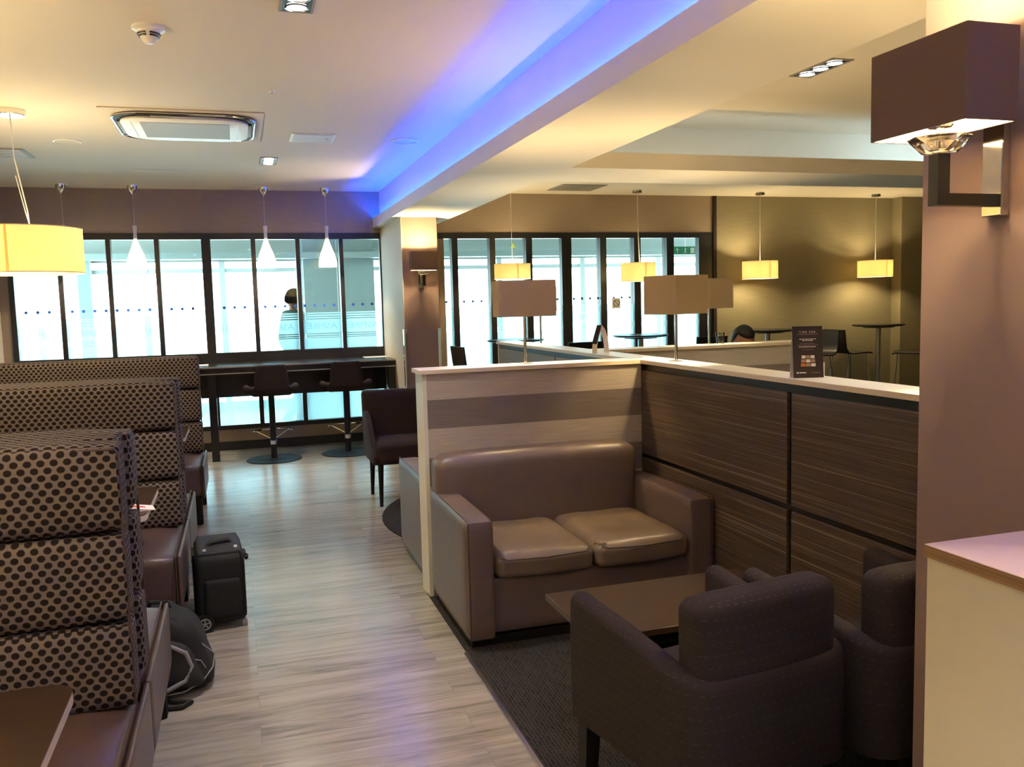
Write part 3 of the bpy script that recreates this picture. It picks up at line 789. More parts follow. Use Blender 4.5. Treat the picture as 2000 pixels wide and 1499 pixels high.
# ================================================================== WALL SCONCES
def sconce(loc, rz, label, power, w=.272, d=.135):
    """wall at local y=0, lamp projects to -y; origin at plate centre height"""
    t = thing('wall_sconce', label, 'wall lamp', loc, rz, 'box shade wall lamps on the pillars')
    cy = -.170; z0, z1 = .091, .281; th = .003
    MB().box(-.0275, .0275, -.024, 0, -.088, .16, .002, 1).build('backplate', M['chrome'], t, 0)
    a = MB(); a.box(-.014, .014, cy-.016, -.024, -.066, -.040); a.box(-.014, .014, cy-.016, cy+.016, -.040, .045); a.build('arm', M['black'], t, 0)
    s = MB()
    hx, y0, y1 = w/2, cy-d/2, cy+d/2
    s.box(-hx, hx, y0, y0+th, z0, z1); s.box(-hx, hx, y1-th, y1, z0, z1); s.box(-hx, -hx+th, y0+th, y1-th, z0, z1); s.box(hx-th, hx, y0+th, y1-th, z0, z1)
    sh = s.build('shade', M['taupeshade'], t, 0)
    s = MB(); th2 = .001
    y0 += th; y1 -= th; hx -= th
    s.box(-hx, hx, y0, y0+th2, z0+.001, z1-.001); s.box(-hx, hx, y1-th2, y1, z0+.001, z1-.001); s.box(-hx, -hx+th2, y0+th2, y1-th2, z0+.001, z1-.001); s.box(hx-th2, hx, y0+th2, y1-th2, z0+.001, z1-.001)
    s.build('lining', M['shadeinner'], sh, 0)
    g = MB(); g.lathe([(0, .045), (.036, .047), (.065, .078), (.066, .080), (.040, .072), (.018, .060), (0, .058)], n=8, M=Matrix.Translation((0, cy, 0)))
    g.build('crystal_bowl', M['crystal'], t, 0)
    MB().lathe([(0, .100), (.024, .101), (.028, .106), (.026, .113), (0, .114)], 24, Matrix.Translation((0, cy, 0))).build('cup', M['chrome'], t)
    MB().cyl((0, cy, .058), (0, cy, .212), .008, n=12).build('stem', M['chrome'], t)
    MB().sphere((0, cy, .228), .020).build('bulb', M['bulb'], t)
    lo = light('sconce_lamp', 'POINT', (0, cy, .228), power, (1, .76, .40), .028); lo.parent = t
    return t
sconce((1.645, 1.55, 1.850), -PI/2, 'large brown box shade wall lamp on the near pillar at upper right', 38)
sconce((1.838, 8.95, 1.850), 0, 'small box shade wall lamp on the far pillar', 45)

# ================================================================== PENDANTS
def drum(loc_xy, r, z0, z1, label, power, rose_r, kink=0.0, group='cream drum pendant lamps', col=(1, .79, .43)):
    t = thing('drum_pendant', label, 'pendant lamp', (loc_xy[0], loc_xy[1], CZ), 0, group)
    a, b = z0-CZ, z1-CZ
    MB().lathe([(0, 0), (rose_r, 0), (rose_r, -.032), (rose_r*.96, -.036), (0, -.036)], 32).build('ceiling_rose', M['chrome'], t)
    c = MB(); c.tube([(0, 0, -.036), (kink*.1, 0, b*.4), (kink, 0, b*.85), (kink*1.1, 0, b-.01), (kink*.7, 0, b-.02)], .004, 8)
    if kink: c.tube([(kink*.1, 0, b*.55), (kink*.75, .01, b*.85), (kink*1.2, .01, b-.01)], .003, 6)
    c.build('cord', M['white'], t)
    sh = MB(); sh.lathe([(r, a), (r, b), (r-.003, b), (r-.003, a)], 64, close=True)
    shade = sh.build('shade', M['creamshade'], t, 30)
    MB().box(-.008, .008, -r-.0008, -r+.001, a, b).build('shade_seam', M['creamshade'], shade, 0)
    ri = MB()
    for zz in (a, b): ri.tube([(r*math.cos(2*PI*k/48), r*math.sin(2*PI*k/48), zz) for k in range(48)], .003, 6, True)
    ri.build('rim', M['maple'], shade)
    fr = MB()
    for k in range(3):
        an = k*2*PI/3+.4; fr.cyl((0, 0, b-.02), ((r-.002)*math.cos(an), (r-.002)*math.sin(an), b-.02), .002, n=6)
    fr.cyl((0, 0, b-.12), (0, 0, b-.015), .018, n=16); fr.build('lamp_holder', M['steel'], t)
    n = 3 if r > .3 else 2
    for k in range(n):
        an = k*2*PI/n + (.9 if loc_xy[0] > 6.4 and loc_xy[0] < 7 else 1.9); x, y = .45*r*math.cos(an), .45*r*math.sin(an); zz = b-.12
        MB().sphere((x, y, zz), .022).build('bulb', M['bulb'], t)
        lo = light('pendant_lamp', 'POINT', (x, y, zz), power/n, col, .03); lo.parent = t
    return t
drum((-1.335, 6.43), .375, 1.865, 2.155, 'big cream drum pendant hanging over the booth tables at left', 38, .088, .06, 'big drum pendants over the booths')
drum((-1.50, 4.15), .375, 1.865, 2.155, 'big cream drum pendant just outside the left edge of the view', 32, .088, .06, 'big drum pendants over the booths')
drum((-1.335, 1.85), .375, 1.865, 2.155, 'big cream drum pendant over the booth table nearest the camera', 44, .088, .06, 'big drum pendants over the booths')
drum((1.2, -1.5), .375, 1.865, 2.155, 'unseen drum pendant added behind the camera as fill light', 34, .088, .0, 'big drum pendants over the booths', (1, .88, .72))  # added pendant, lights the faces turned toward the camera
drum((4.7, 3.3), .212, 1.81, 2.03, 'drum pendant added out of view behind the near pillar as fill light', 48, .058)  # unseen lamp added to brighten the right bay and its ceiling
drum((3.09, 9.72), .212, 1.862, 2.035, 'brightest cream drum pendant beside the far pillar above the first shade lamp', 30, .058)
drum((4.72, 9.75), .212, 1.807, 2.030, 'pinkish drum pendant in front of the glazing right of centre', 12, .058, .02)
drum((6.48, 9.80), .225, 1.812, 2.035, 'drum pendant at the left of the olive wall', 34, .058)
drum((8.28, 9.80), .225, 1.805, 2.025, 'rightmost drum pendant near the pilaster of the olive wall', 34, .058)

def teardrop(x, y, label, power=75):
    t = thing('teardrop_pendant', label, 'pendant lamp', (x, y, CZ), 0, 'white teardrop pendants over the window counter')
    MB().lathe([(0, 0), (.052, 0), (.050, -.03), (.036, -.062), (.012, -.082), (.006, -.095), (0, -.096)], 28).build('ceiling_cup', M['chrome'], t)
    MB().cyl((0, 0, -.42), (0, 0, -.09), .0025, n=6).build('cord', M['steel'], t)
    MB().lathe([(.020, -.418), (.023, -.418), (.017, -.50), (.019, -.555)], 20).build('neck', M['white'], t)
    b = -.555
    prof = [(.018, b), (.026, b-.03), (.050, b-.10), (.078, b-.17), (.096, b-.235), (.104, b-.29), (.102, b-.318)]
    inn = [(q-.004, z) for q, z in prof[::-1]]
    MB().lathe(prof+inn, 32, close=True).build('glass_shade', M['opal'], t, 60)
    MB().sphere((0, 0, b-.22), .028).build('bulb', M['bulb'], t)
    lo = light('teardrop_lamp', 'POINT', (0, 0, b-.22), power, (1, .86, .64), .035); lo.parent = t
    return t
for (x, y), lb in zip(((-1.66, 9.97), (-.985, 9.97), (.338, 10.0), (1.0, 10.0)),
                      ('leftmost white teardrop pendant almost hidden behind the big drum shade', 'second white teardrop pendant from the left in front of the windows',
                       'third white teardrop pendant above the left bar stool', 'rightmost white teardrop pendant above the right bar stool')):
    teardrop(x, y, lb)

# ================================================================== TABLE LAMPS ON THE PARTITIONS
def box_lamp(x, y, w, d, z0, z1, rz, label, power=32):
    t = thing('shade_lamp', label, 'table lamp', (x, y, zc), rz, 'square shade lamps on the partition tops')
    a, b = z0-zc, z1-zc; th = .003; hx, hy = w/2, d/2
    MB().lathe([(0, 0), (.042, 0), (.042, .003), (.012, .006), (0, .006)], 28).build('base', M['steel'], t)
    MB().cyl((0, 0, .004), (0, 0, b-.04), .009, n=16).build('pole', M['chrome'], t)
    s = MB(); s.box(-hx, hx, -hy, -hy+th, a, b); s.box(-hx, hx, hy-th, hy, a, b); s.box(-hx, -hx+th, -hy+th, hy-th, a, b); s.box(hx-th, hx, -hy+th, hy-th, a, b)
    sh = s.build('shade', M['tableshade'], t, 0)
    c = MB(); c.box(-hx, hx, -.003, .003, b-.042, b-.039); c.build('spider', M['steel'], t, 0)
    MB().sphere((0, 0, (a+b)/2+.03), .02).build('bulb', M['bulb'], t)
    lo = light('shade_lamp_bulb', 'POINT', (0, 0, (a+b)/2+.03), power, (1, .74, .38), .025); lo.parent = t
    return t
box_lamp(1.545, 4.66, .325, .19, 1.514, 1.716, -.10, 'beige box shade lamp standing on the cross partition')
box_lamp(2.302, 4.29, .245, .245, 1.508, 1.718, .29, 'beige square shade lamp turned cornerwise on the long partition')
box_lamp(2.302, 2.17, .245, .245, 1.508, 1.718, .1, 'beige square shade lamp on the long partition hidden by the near pillar')
box_lamp(2.366, 6.72, .262, .19, 1.511, 1.713, -.30, 'beige shade lamp at the far end of the long partition behind another lamp')
box_lamp(3.31, 5.66, .245, .245, 1.512, 1.728, .27, 'brownish shade lamp on the far partition behind the cornerwise lamp')

# ================================================================== CEILING FITTINGS
def downlight(x, y, n, ax, label, power, cell=.125):
    t = thing('downlight', label, 'downlight', (x, y, CZ), 0, 'square recessed downlights')
    L = n*cell
    hx, hy = (cell/2, L/2) if ax == 'y' else (L/2, cell/2)
    f = MB(); w = .012
    f.box(-hx-w, hx+w, -hy-w, -hy, -.006, 0); f.box(-hx-w, hx+w, hy, hy+w, -.006, 0); f.box(-hx-w, -hx, -hy, hy, -.006, 0); f.box(hx, hx+w, -hy, hy, -.006, 0)
    f.build('frame', M['grille'], t, 0)
    MB().box(-hx, hx, -hy, hy, -.004, -.001).build('tray', M['black'], t, 0)
    for k in range(n):
        c = (k-(n-1)/2)*cell; px, py = (0, c) if ax == 'y' else (c, 0)
        MB().lathe([(.050, -.005), (.052, -.010), (.044, -.011), (.042, -.006)], 28, Matrix.Translation((px, py, 0)), close=True).build('ring', M['chrome'], t)
        MB().cyl((px, py, -.0075), (px, py, -.0045), .041, n=28).build('lens', M['coolbulb'], t)
    lo = light('downlight_lamp', 'SPOT', (0, 0, -.03), power, NEUT, .05, spot=math.radians(78), blend=.8); lo.parent = t
    return t
downlight(.318, 3.90, 3, 'y', 'downlight at the top edge of the view above the walkway', 45)
downlight(.338, 8.21, 3, 'y', 'small three lamp downlight near the teardrop pendants', 45)
downlight(3.33, 4.42, 3, 'y', 'three lamp downlight beyond the beam at upper right', 60)
downlight(3.0, 2.5, 3, 'y', 'fill downlight added beyond the beam and hidden by the near pillar', 30)  # added out of view to light the partition cap and armchairs
downlight(6.2, 8.6, 3, 'y', 'three lamp fill downlight added out of view behind the cross beam', 35)  # unseen fitting added as fill for the right rear
downlight(.318, .2, 3, 'y', 'fill downlight added in the ceiling above the camera', 90)  # unseen addition to light the foreground floor, booths and counter
downlight(-.9, -1.6, 3, 'y', 'fill downlight added behind the camera on the left', 120)  # added as fill from the camera side, out of view
downlight(1.0, -1.4, 3, 'y', 'fill downlight added behind the camera on the right', 120)  # second unseen spot added as camera-side fill
downlight(3.33, .6, 3, 'y', 'fill downlight added behind the near pillar', 30)  # made-up fitting out of view, fills the right bay

def lathe_thing(name, label, cat, loc, parts):
    t = thing(name, label, cat, loc)
    for nm, prof, mat in parts: MB().lathe(prof, 36).build(nm, mat, t)
    return t
t = thing('smoke_detector', 'white conical smoke detector on the ceiling at upper left', 'smoke detector', (-.325, 4.47, CZ))
MB().lathe([(0, 0), (.075, 0), (.074, -.012), (.055, -.018), (0, -.018)], 36).build('base', M['white'], t)
MB().lathe([(.052, -.018), (.050, -.030), (.030, -.062), (.016, -.075), (0, -.077)], 36).build('head', M['white'], t)
for z, r in ((-.034, .0485), (-.044, .042)):
    for k in range(4):
        m = MB(); m.tube([((r+.0006)*math.cos(a), (r+.0006)*math.sin(a), z) for a in [k*PI/2+.15+j*.12 for j in range(11)]], .0042, 6); m.build('vent_slot', M['black'], t)
t = thing('air_conditioner', 'white ceiling air conditioner cassette with curved chrome lined outlets', 'air conditioner', (-.275, 6.73, CZ))
MB().box(-.52, .52, -.52, .52, -.008, 0, .004, 1).build('ceiling_panel', M['paint'], t, 0)
def stadium(hx, hy, r, n=10):
    pts = []
    for cx, cy, a0 in ((hx-r, hy-r, 0), (-hx+r, hy-r, PI/2), (-hx+r, -hy+r, PI), (hx-r, -hy+r, 1.5*PI)):
        pts += [(cx+r*math.cos(a0+k*PI/2/n), cy+r*math.sin(a0+k*PI/2/n)) for k in range(n+1)]
    return pts
MB().prism(stadium(.46, .46, .21), -.022, -.0081, 'z').build('louvre_gap', M['blackplastic'], t, 30)
MB().tube([(x, y, -.020) for x, y in stadium(.462, .462, .21)], .008, 8, True).build('rim', M['chrome'], t)
MB().prism(stadium(.418, .398, .19), -.040, -.0221, 'z', .006, 2).build('front_cover', M['white'], t, 40)
MB().box(-.29, .29, -.27, .27, -.0425, -.0395).build('intake_grille', M['grille'], t, 0)
for sx in (-1, 1):
    MB().box(sx*.345-.002, sx*.345+.002, -.27, .27, -.0415, -.0395).build('panel_seam', M['black'], t, 0)
for nm, a in (('flap', 0), ('flap', PI/2), ('flap', PI), ('flap', -PI/2)):
    f = MB(); f.box(-.21, .21, -.440, -.418, -.034, -.026, .004, 2, Matrix.Rotation(a, 4, 'Z')); f.build(nm, M['grille'], t)
t = thing('access_panel', 'grey rectangular access hatch in the ceiling right of the air conditioner', 'hatch', (.63, 7.05, CZ))
MB().box(-.17, .17, -.17, .17, -.006, 0, .002, 1).build('frame', M['white'], t, 0)
MB().box(-.145, .15, -.15, .15, -.009, -.0055).build('door', M['greyplate'], t, 0)
MB().cyl((.11, .0, -.0105), (.11, 0, -.008), .012).build('lock', M['chrome'], t)
t = thing('ceiling_vent', 'grey louvred ceiling vent at the far left edge', 'vent', (-1.78, 8.1, CZ))
MB().box(-.22, .22, -.22, .22, -.008, 0, .002, 1).build('frame', M['grille'], t, 0)
for k in range(7): MB().box(-.19, .19, -.19+k*.06, -.165+k*.06, -.012, -.007).build('slat', M['greyplate'], t, 0)
t = thing('ceiling_vent', 'flat square ceiling vent near the wall right of the far pillar', 'vent', (3.88, 9.62, CZ))
MB().box(-.28, .28, -.26, .26, -.008, 0, .002, 1).build('frame', M['grille'], t, 0)
for k in range(8): MB().box(-.25, .25, -.235+k*.06, -.2+k*.06, -.012, -.007).build('slat', M['grille'], t, 0)
t = thing('ceiling_speaker', 'round cream ceiling speaker left of the air conditioner', 'speaker', (-1.18, 7.5, CZ))
MB().lathe([(.10, 0), (.10, -.006), (.088, -.008), (.088, 0)], 40, close=True).build('rim', M['white'], t)
MB().cyl((0, 0, -.006), (0, 0, 0), .087, n=40).build('grille', M['paint'], t)
t = thing('ceiling_speaker', 'round speaker bathed in blue light beside the beam', 'speaker', (1.36, 7.05, CZ))
MB().lathe([(.11, 0), (.11, -.010), (.096, -.013), (.096, 0)], 40, close=True).build('rim', M['white'], t)
MB().cyl((0, 0, -.008), (0, 0, 0), .095, n=40).build('grille', M['greyplate'], t)
t = thing('ceiling_sensor', 'tiny ceiling sensor dot above the walkway', 'sensor', (.27, 5.58, CZ))
MB().lathe([(0, 0), (.022, 0), (.018, -.010), (0, -.013)], 24).build('dome', M['white'], t)
MB().cyl((0, 0, -.017), (0, 0, -.012), .005).build('lens', M['green'], t)
t = thing('ceiling_hatch', 'flush cream ceiling hatch near the window wall', 'hatch', (-.66, 9.05, CZ))
MB().box(-.2, .2, -.2, .2, -.003, 0).build('door', M['paint'], t, 0)

# ================================================================== WINDOW COUNTER AND STOOLS
t = thing('window_counter', 'long black counter in front of the windows with the bar stools', 'counter', (.62, 9.5, 0))
MB().box(-1.09, 1.018, 0, .72, .925, 1.0, .004, 1).build('top', M['bar'], t, 0)
MB().box(-1.09, 1.018, -.004, .0, .985, 1.001).build('edge_trim', M['steel'], t, 0)
MB().box(-1.09, 1.018, -.004, .0, .919, .930).build('edge_trim', M['steel'], t, 0)
for x in (-.955, .935):
    MB().box(x, x+.078, .02, .098, 0, .925).build('leg', M['bar'], t, 0)
MB().box(-1.05, 1.0, .60, .63, .62, .925).build('back_rail', M['bar'], t, 0)
tag(MB().box(1.36, 1.62, 9.86, 10.12, 1.0005, 1.006, .001, 1).build('paper_mat', M['greyplate'], smooth=0), 'flat pale paper at the right end of the window counter', 'paper')
tag(MB().box(-.44, -.33, 9.72, 9.95, 1.0005, 1.006, .001, 1).build('paper_mat', M['greyplate'], smooth=0), 'flat pale paper at the left end of the window counter', 'paper')

def bar_stool(loc, rz, label):
    t = thing('bar_stool', label, 'bar stool', loc, rz, 'swivel bar stools at the window counter')
    MB().lathe([(0, 0), (.285, 0), (.285, .008), (.06, .016), (.05, .02), (0, .02)], 48).build('base', M['blackplastic'], t)
    MB().cyl((0, 0, .018), (0, 0, .70), .031, n=24).build('column', M['blackplastic'], t)
    MB().cyl((0, 0, .165), (0, 0, .205), .035, n=24).build('collar', M['chrome'], t)
    fr = MB(); arc = [(.21*math.sin(a)*1.0, .21*math.cos(a)*.9, .30) for a in [-1.25+k*2.5/16 for k in range(17)]]
    fr.tube(arc, .010, 8); fr.tube([arc[2], (0.02, .0, .20)], .007, 8); fr.tube([arc[-3], (-.02, 0, .20)], .007, 8); fr.build('footrest', M['chrome'], t)
    s = MB(); s.grid_box(-.21, .21, -.19, .21, .69, .77, .035, n=8); s.build('seat', M['brownfab'], t, 50)
    b = MB()
    def fb(q, u):
        k = 1 - .22*(u.z+1)/2
        q.x *= k; q.y -= .035*(u.z+1)/2*1.0 - .035*u.x**2
        return q
    b.grid_box(-.19, .19, -.215, -.165, .725, 1.015, .024, n=10, fn=fb); b.build('backrest', M['brownfab'], t, 50)
    for sx in (-1, 1):
        a = MB(); a.tube([(sx*.17, -.185, .76), (sx*.235, -.15, .77), (sx*.25, -.02, .773), (sx*.245, .12, .765), (sx*.235, .16, .725)], [.03, .034, .034, .032, .026], 12); a.build('arm', M['brownfab'], t, 60)
    return t
B1 = bar_stool((.290, 9.40, 0), .03, 'left brown bar stool at the window counter')
dup(B1, (1.075, 9.46, 0), -.05, 'right brown bar stool at the window counter')

# ================================================================== CHAIR IN THE WALKWAY
def dining_chair(loc, rz, label, grp='chocolate upholstered chairs'):
    """faces -y, origin centre of floor"""
    t = thing('upholstered_chair', label, 'chair', loc, rz, grp)
    s = MB()
    def fs(q, u):
        if u.z > 0: q.z += .02*(1-u.x**2)*(1-u.y**2)
        return q
    s.grid_box(-.25, .25, -.27, .24, .33, .50, .035, n=8, fn=fs); s.build('seat', M['chocfab'], t, 50)
    b = MB()
    def fb(q, u):
        q.y += .05*(u.z+1)/2 + .02*u.x**2
        return q
    b.grid_box(-.285, .285, .19, .29, .36, .885, .03, n=10, fn=fb); b.build('backrest', M['chocfab'], t, 50)
    for sx in (-1, 1):
        a = MB(); x0 = sx*.262
        a.prism([(.25, .72), (.14, .70), (.02, .63), (-.10, .52), (-.20, .44), (-.25, .40), (-.25, .335), (.25, .335)], x0-.022, x0+.022, 'x', .008, 2); a.build('arm', M['chocfab'], t, 40)
        for yy in (-.225, .215):
            l = MB(); l.cyl((sx*.225, yy, .34), (sx*.232, yy+(.03 if yy > 0 else -.012), 0), .024, .014, 12); l.build('leg', M['blackwood'], t)
    return t
CH = dining_chair((1.245, 7.02, 0), 0, 'dark chocolate upholstered chair half hidden behind the cross partition')
t = thing('ottoman', 'dark padded stool under the seated person behind the far partition', 'stool', (3.92, 6.44, 0))
MB().box(-.24, .24, -.22, .22, .08, .44, .03, 3).build('pad', M['chocfab'], t)
MB().box(-.2, .2, -.18, .18, 0, .08).build('plinth', M['black'], t, 0)

# ================================================================== HIGH TABLES AND CAFE STOOLS (right rear)
def high_table(x, y, label, z=1.155):
    t = thing('high_table', label, 'table', (x, y, 0), 0, 'round high tables by the rear wall')
    MB().lathe([(0, z-.028), (.30, z-.028), (.335, z-.018), (.335, z), (0, z)], 48).build('top', M['black'], t)
    MB().lathe([(0, z-.045), (.20, z-.045), (.20, z-.028), (0, z-.028)], 32).build('under_plate', M['black'], t)
    MB().cyl((0, 0, .01), (0, 0, z-.045), .035, n=20).build('column', M['steel'], t)
    MB().lathe([(0, 0), (.25, 0), (.25, .012), (.05, .02), (0, .02)], 40).build('base', M['steel'], t)
    return t
high_table(3.10, 9.70, 'round high table against the glazing behind the box shade lamp')
high_table(4.68, 9.62, 'round high table against the glazing left of the cornerwise lamp')
high_table(6.50, 9.66, 'round high table by the olive wall behind the seated person')
high_table(8.28, 9.72, 'round high table by the olive wall at far right between two stools', 1.165)
def cafe_stool(loc, rz, label):
    """faces +y (back at -y)"""
    t = thing('cafe_stool', label, 'stool', loc, rz, 'black shell stools at the high tables')
    prof = [(.21, .80), (.16, .815), (-.10, .805), (-.165, .82), (-.20, .87), (-.215, .95), (-.235, 1.12)]
    MB().strip(prof, -.215, .215, 'x', .016).build('shell', M['stoolshell'], t, 50)
    for sx in (-1, 1):
        MB().tube([(sx*.16, .15, .80), (sx*.215, .215, 0)], .0105, 8).build('leg', M['chrome'], t)
        MB().tube([(sx*.16, -.12, .80), (sx*.215, -.215, 0)], .0105, 8).build('leg', M['chrome'], t)
    MB().tube([(-.205, .20, .30), (.205, .20, .30)], .009, 8).build('footrest', M['chrome'], t)
    return t
ST = cafe_stool((7.72, 9.62, 0), -PI/2, 'black shell stool left of the rightmost high table facing right')
dup(ST, (8.27, 9.12, 0), PI/2-.75, 'black shell stool at far right in front of the rightmost high table')
dup(ST, (7.08, 9.50, 0), PI/2+.3, 'black shell stool mostly hidden behind the menu card')
dup(ST, (5.42, 9.45, 0), .05, 'black shell stool with only its back showing beside the blue glass')
dup(ST, (3.72, 9.35, 0), .1, 'black shell stool with only its back rim showing left of the bent card')
dup(ST, (2.52, 9.30, 0), -PI/2+.1, 'black shell stool seen from the side beside the far pillar')

# ================================================================== SMALL THINGS ON THE PARTITIONS
t = thing('bent_card_stand', 'bent arch shaped card standing on the long partition', 'card', (2.262, 5.25, zc), .35)
h, w = .183, .048
left = [(-w-.004, .001), (-w-.002, .05), (-w+.012, .10), (-w+.030, .145), (-.004, h)]
right = [(w+.008, .001), (w+.006, .05), (w-.004, .10), (w-.022, .15), (-.004, h)]
MB().strip(left, -.022, .022, 'y', .003).build('front_leaf', M['maple'], t)
MB().strip(right, -.022, .022, 'y', .003).build('rear_leaf', M['card'], t)
MB().strip([(-w-.006, .062), (-w+.0095, .105), (-w+.027, .147), (-.008, h+.001)], -.0225, .0225, 'y', .0015).build('brown_print', M['chocfab'], t)
t = thing('tumbler', 'small clear glass tumbler on the far partition top', 'glass', (3.39, 5.64, zc))
MB().lathe([(0, .001), (.026, .001), (.034, .085), (.0325, .085), (.025, .006), (0, .006)], 28).build('body', M['clear'], t)

t = thing('tent_card', 'dark purple tent card standing on the long partition by the pillar', 'sign', (2.287, 3.115, zc), -.30)
W2, H = .0635, .218
Mt = Matrix.Translation((0, -.028, 0)) @ Matrix.Rotation(-.115, 4, 'X')
m = MB(); m.box(-W2, W2, -.0012, 0, 0, H, M=Mt)
MC = plain('dark_purple_print', S((38, 26, 34)), .35); front = m.build('front_leaf', MC, t, 0)
m = MB(); m.box(-W2, W2, .0, .0012, 0, H, M=Matrix.Translation((0, .022, 0)) @ Matrix.Rotation(.115, 4, 'X')); m.build('rear_leaf', M['card'], t, 0)
MB().box(.035, .085, .02, .0215, 0, .06).build('side_flap', M['card'], t, 0)
TW = plain('pale_print', S((226, 218, 214)), .5); TP = plain('mauve_print', S((120, 92, 104)), .5); TO = plain('orange_print', S((206, 110, 44)), .5); TB = plain('tan_print', S((172, 132, 96)), .5)
def on_card(x, z, dy=-.0018): return Mt @ Matrix.Translation((x, dy, z))
text_obj('title', 'TIME FOR', .0105, TW, on_card(0, H*.885) @ UPRIGHT, front, .068, 1.6)
rg = random.Random(5)
def words(name, z, wd, h, mat):
    m = MB(); x = -wd/2
    while x < wd/2-.004:
        l = min(rg.uniform(.004, .012), wd/2-x); m.box(x, x+l, -.0018, -.0010, z-h/2, z+h/2, M=Mt); x += l+.0022
    m.build(name, mat, front, 0)
words('subtitle', H*.845, .088, .0045, TP)
for z, wd, mt in ((.750, .070, TW), (.722, .046, TW), (.663, .066, TP), (.632, .086, TP), (.600, .074, TW), (.545, .046, TP)):
    words('text_line', H*z, wd, .0030, mt)
for r_ in range(3):
    for c_ in range(3):
        wdt = .0165+.0012*r_; x = (c_-1)*(wdt+.0025); z = H*(.405-.078*r_)
        MB().box(x-wdt/2, x+wdt/2, -.0018, -.0010, z-.0065, z+.0065, M=Mt).build('picture_tile', TO if (r_, c_) == (2, 0) else (TB if (r_+c_) % 2 else TW), front, 0)
words('logo_mark', H*.10, .0, .006, TW)
m = MB(); m.box(-.050, -.043, -.0018, -.0010, H*.10-.0035, H*.10+.0035, M=Mt); m.box(-.040, -.010, -.0018, -.0010, H*.10-.0022, H*.10+.0022, M=Mt); m.build('logo', TW, front, 0)
m = MB(); m.box(.012, .048, -.0018, -.0010, H*.10-.0018, H*.10+.0018, M=Mt); m.build('logo', TP, front, 0)

# ================================================================== LUGGAGE
t = thing('wheeled_case', 'black wheeled cabin case standing beside the middle booth', 'suitcase', (-.155, 4.635, 0), .06)
m = MB(); m.grid_box(-.125, .112, -.185, .235, .03, .385, .035, n=8); m.build('body', M['nylon'], t, 50)
m = MB(); m.grid_box(-.112, .098, -.165, .215, .372, .396, .011, n=6); m.build('top_lid', M['nylon2'], t, 50)
m = MB(); m.tube([(-.06, -.02, .392), (-.045, -.02, .408), (.045, .0, .410), (.06, .0, .392)], .012, 8); m.build('carry_handle', M['nylon2'], t)
m = MB(); m.tube([(.104, -.186, .06), (.104, -.187, .34), (.09, -.17, .388), (.09, .16, .388)], .004, 6); m.build('zip', M['blackplastic'], t)
m = MB(); m.grid_box(-.085, .085, -.203, -.175, .07, .26, .012, n=6); m.build('front_pocket', M['nylon'], t, 50)
m = MB(); m.box(.108, .125, -.12, -.02, .34, .36, .004, 1); m.cyl((.125, -.12, .35), (.125, -.10, .33), .01); m.build('side_strap', M['blackplastic'], t)
m = MB(); m.tube([(-.130, -.06, .06), (-.130, -.06, .36), (-.130, .10, .36), (-.130, .10, .06)], .007, 8); m.build('pull_handle', M['blackplastic'], t)
for y in (-.188, .225):
    s = 1 if y > 0 else -1
    w = MB(); w.cyl((-.092, y-.014*s, .046), (-.092, y+.014*s, .046), .046, n=28); wo = w.build('wheel', M['blackplastic'], t)
    h = MB(); h.lathe([(.029, .0141), (.029, .017), (.023, .017), (.023, .0141)], 28, Matrix.Translation((-.092, y, .046)) @ Matrix.Rotation(-s*PI/2, 4, 'X'), close=True)
    for k in range(5): h.box(-.003, .003, 0, .024, .0141, .016, M=Matrix.Translation((-.092, y, .046)) @ Matrix.Rotation(-s*PI/2, 4, 'X') @ Matrix.Rotation(k*2*PI/5, 4, 'Z'))
    h.build('hub', M['grille'], wo)
MB().box(.085, .112, -.18, -.13, 0, .035, .006, 2).build('foot', M['grille'], t)
for (x, y) in ((-.075, -.12), (.075, -.1)): MB().box(x-.008, x+.008, y-.02, y+.02, .396, .399).build('badge', M['silvertrim'], t, 0)

t = thing('backpack', 'black backpack with silver piping slumped on the floor by the booth end', 'backpack', (-.385, 3.87, 0), 0)
def bagfn(q, u):
    k = 1 - .42*max(0, (u.z+1)/2)**1.6
    q.x = q.x*k - .05*(u.z+1)/2; q.y *= (1-.22*(u.z+1)/2)
    q.x += .012*math.sin(5*u.z+3*u.y)*(1-u.x**2)
    return q
m = MB(); m.grid_box(-.235, .235, -.165, .165, .0, .35, .10, n=14, fn=bagfn); m.build('body', M['nylon'], t, 60)
m = MB(); m.grid_box(-.20, .195, -.195, .04, .03, .27, .07, n=12, fn=bagfn); m.build('front_pocket', M['nylon2'], t, 60)
def bagcurve(f, n=24): return [f(k/(n-1)) for k in range(n)]
m = MB()
m.tube([(-.16, -.188, .245), (-.04, -.19, .255), (.05, -.185, .235), (.105, -.165, .19), (.125, -.165, .13), (.10, -.185, .08), (.02, -.198, .05), (-.05, -.200, .045)], [.004, .005, .007, .010, .010, .009, .010, .006], 8)
m.build('pocket_zip', M['silvertrim'], t)
m = MB()
m.tube([(.095, -.12, .262), (.165, -.09, .195), (.215, -.065, .135), (.205, -.10, .09), (.165, -.148, .055), (.09, -.178, .03), (-.08, -.182, .025)], .0032, 6)
m.tube([(.115, -.155, .16), (.16, -.125, .135), (.178, -.125, .10)], .0026, 6)
m.tube([(.02, -.10, .335), (.045, -.12, .31), (.03, -.15, .285)], .003, 6)
m.build('silver_piping', M['silvertrim'], t)
m = MB(); m.tube([(-.05, .0, .335), (-.03, -.02, .375), (.03, -.02, .37), (.05, 0, .32)], .010, 8); m.build('grab_handle', M['nylon'], t)
m = MB(); m.tube([(.0, -.17, .02), (.06, -.21, .010), (.12, -.24, .010), (.09, -.27, .010), (.0, -.26, .010)], .012, 8); m.build('strap', M['nylon'], t)

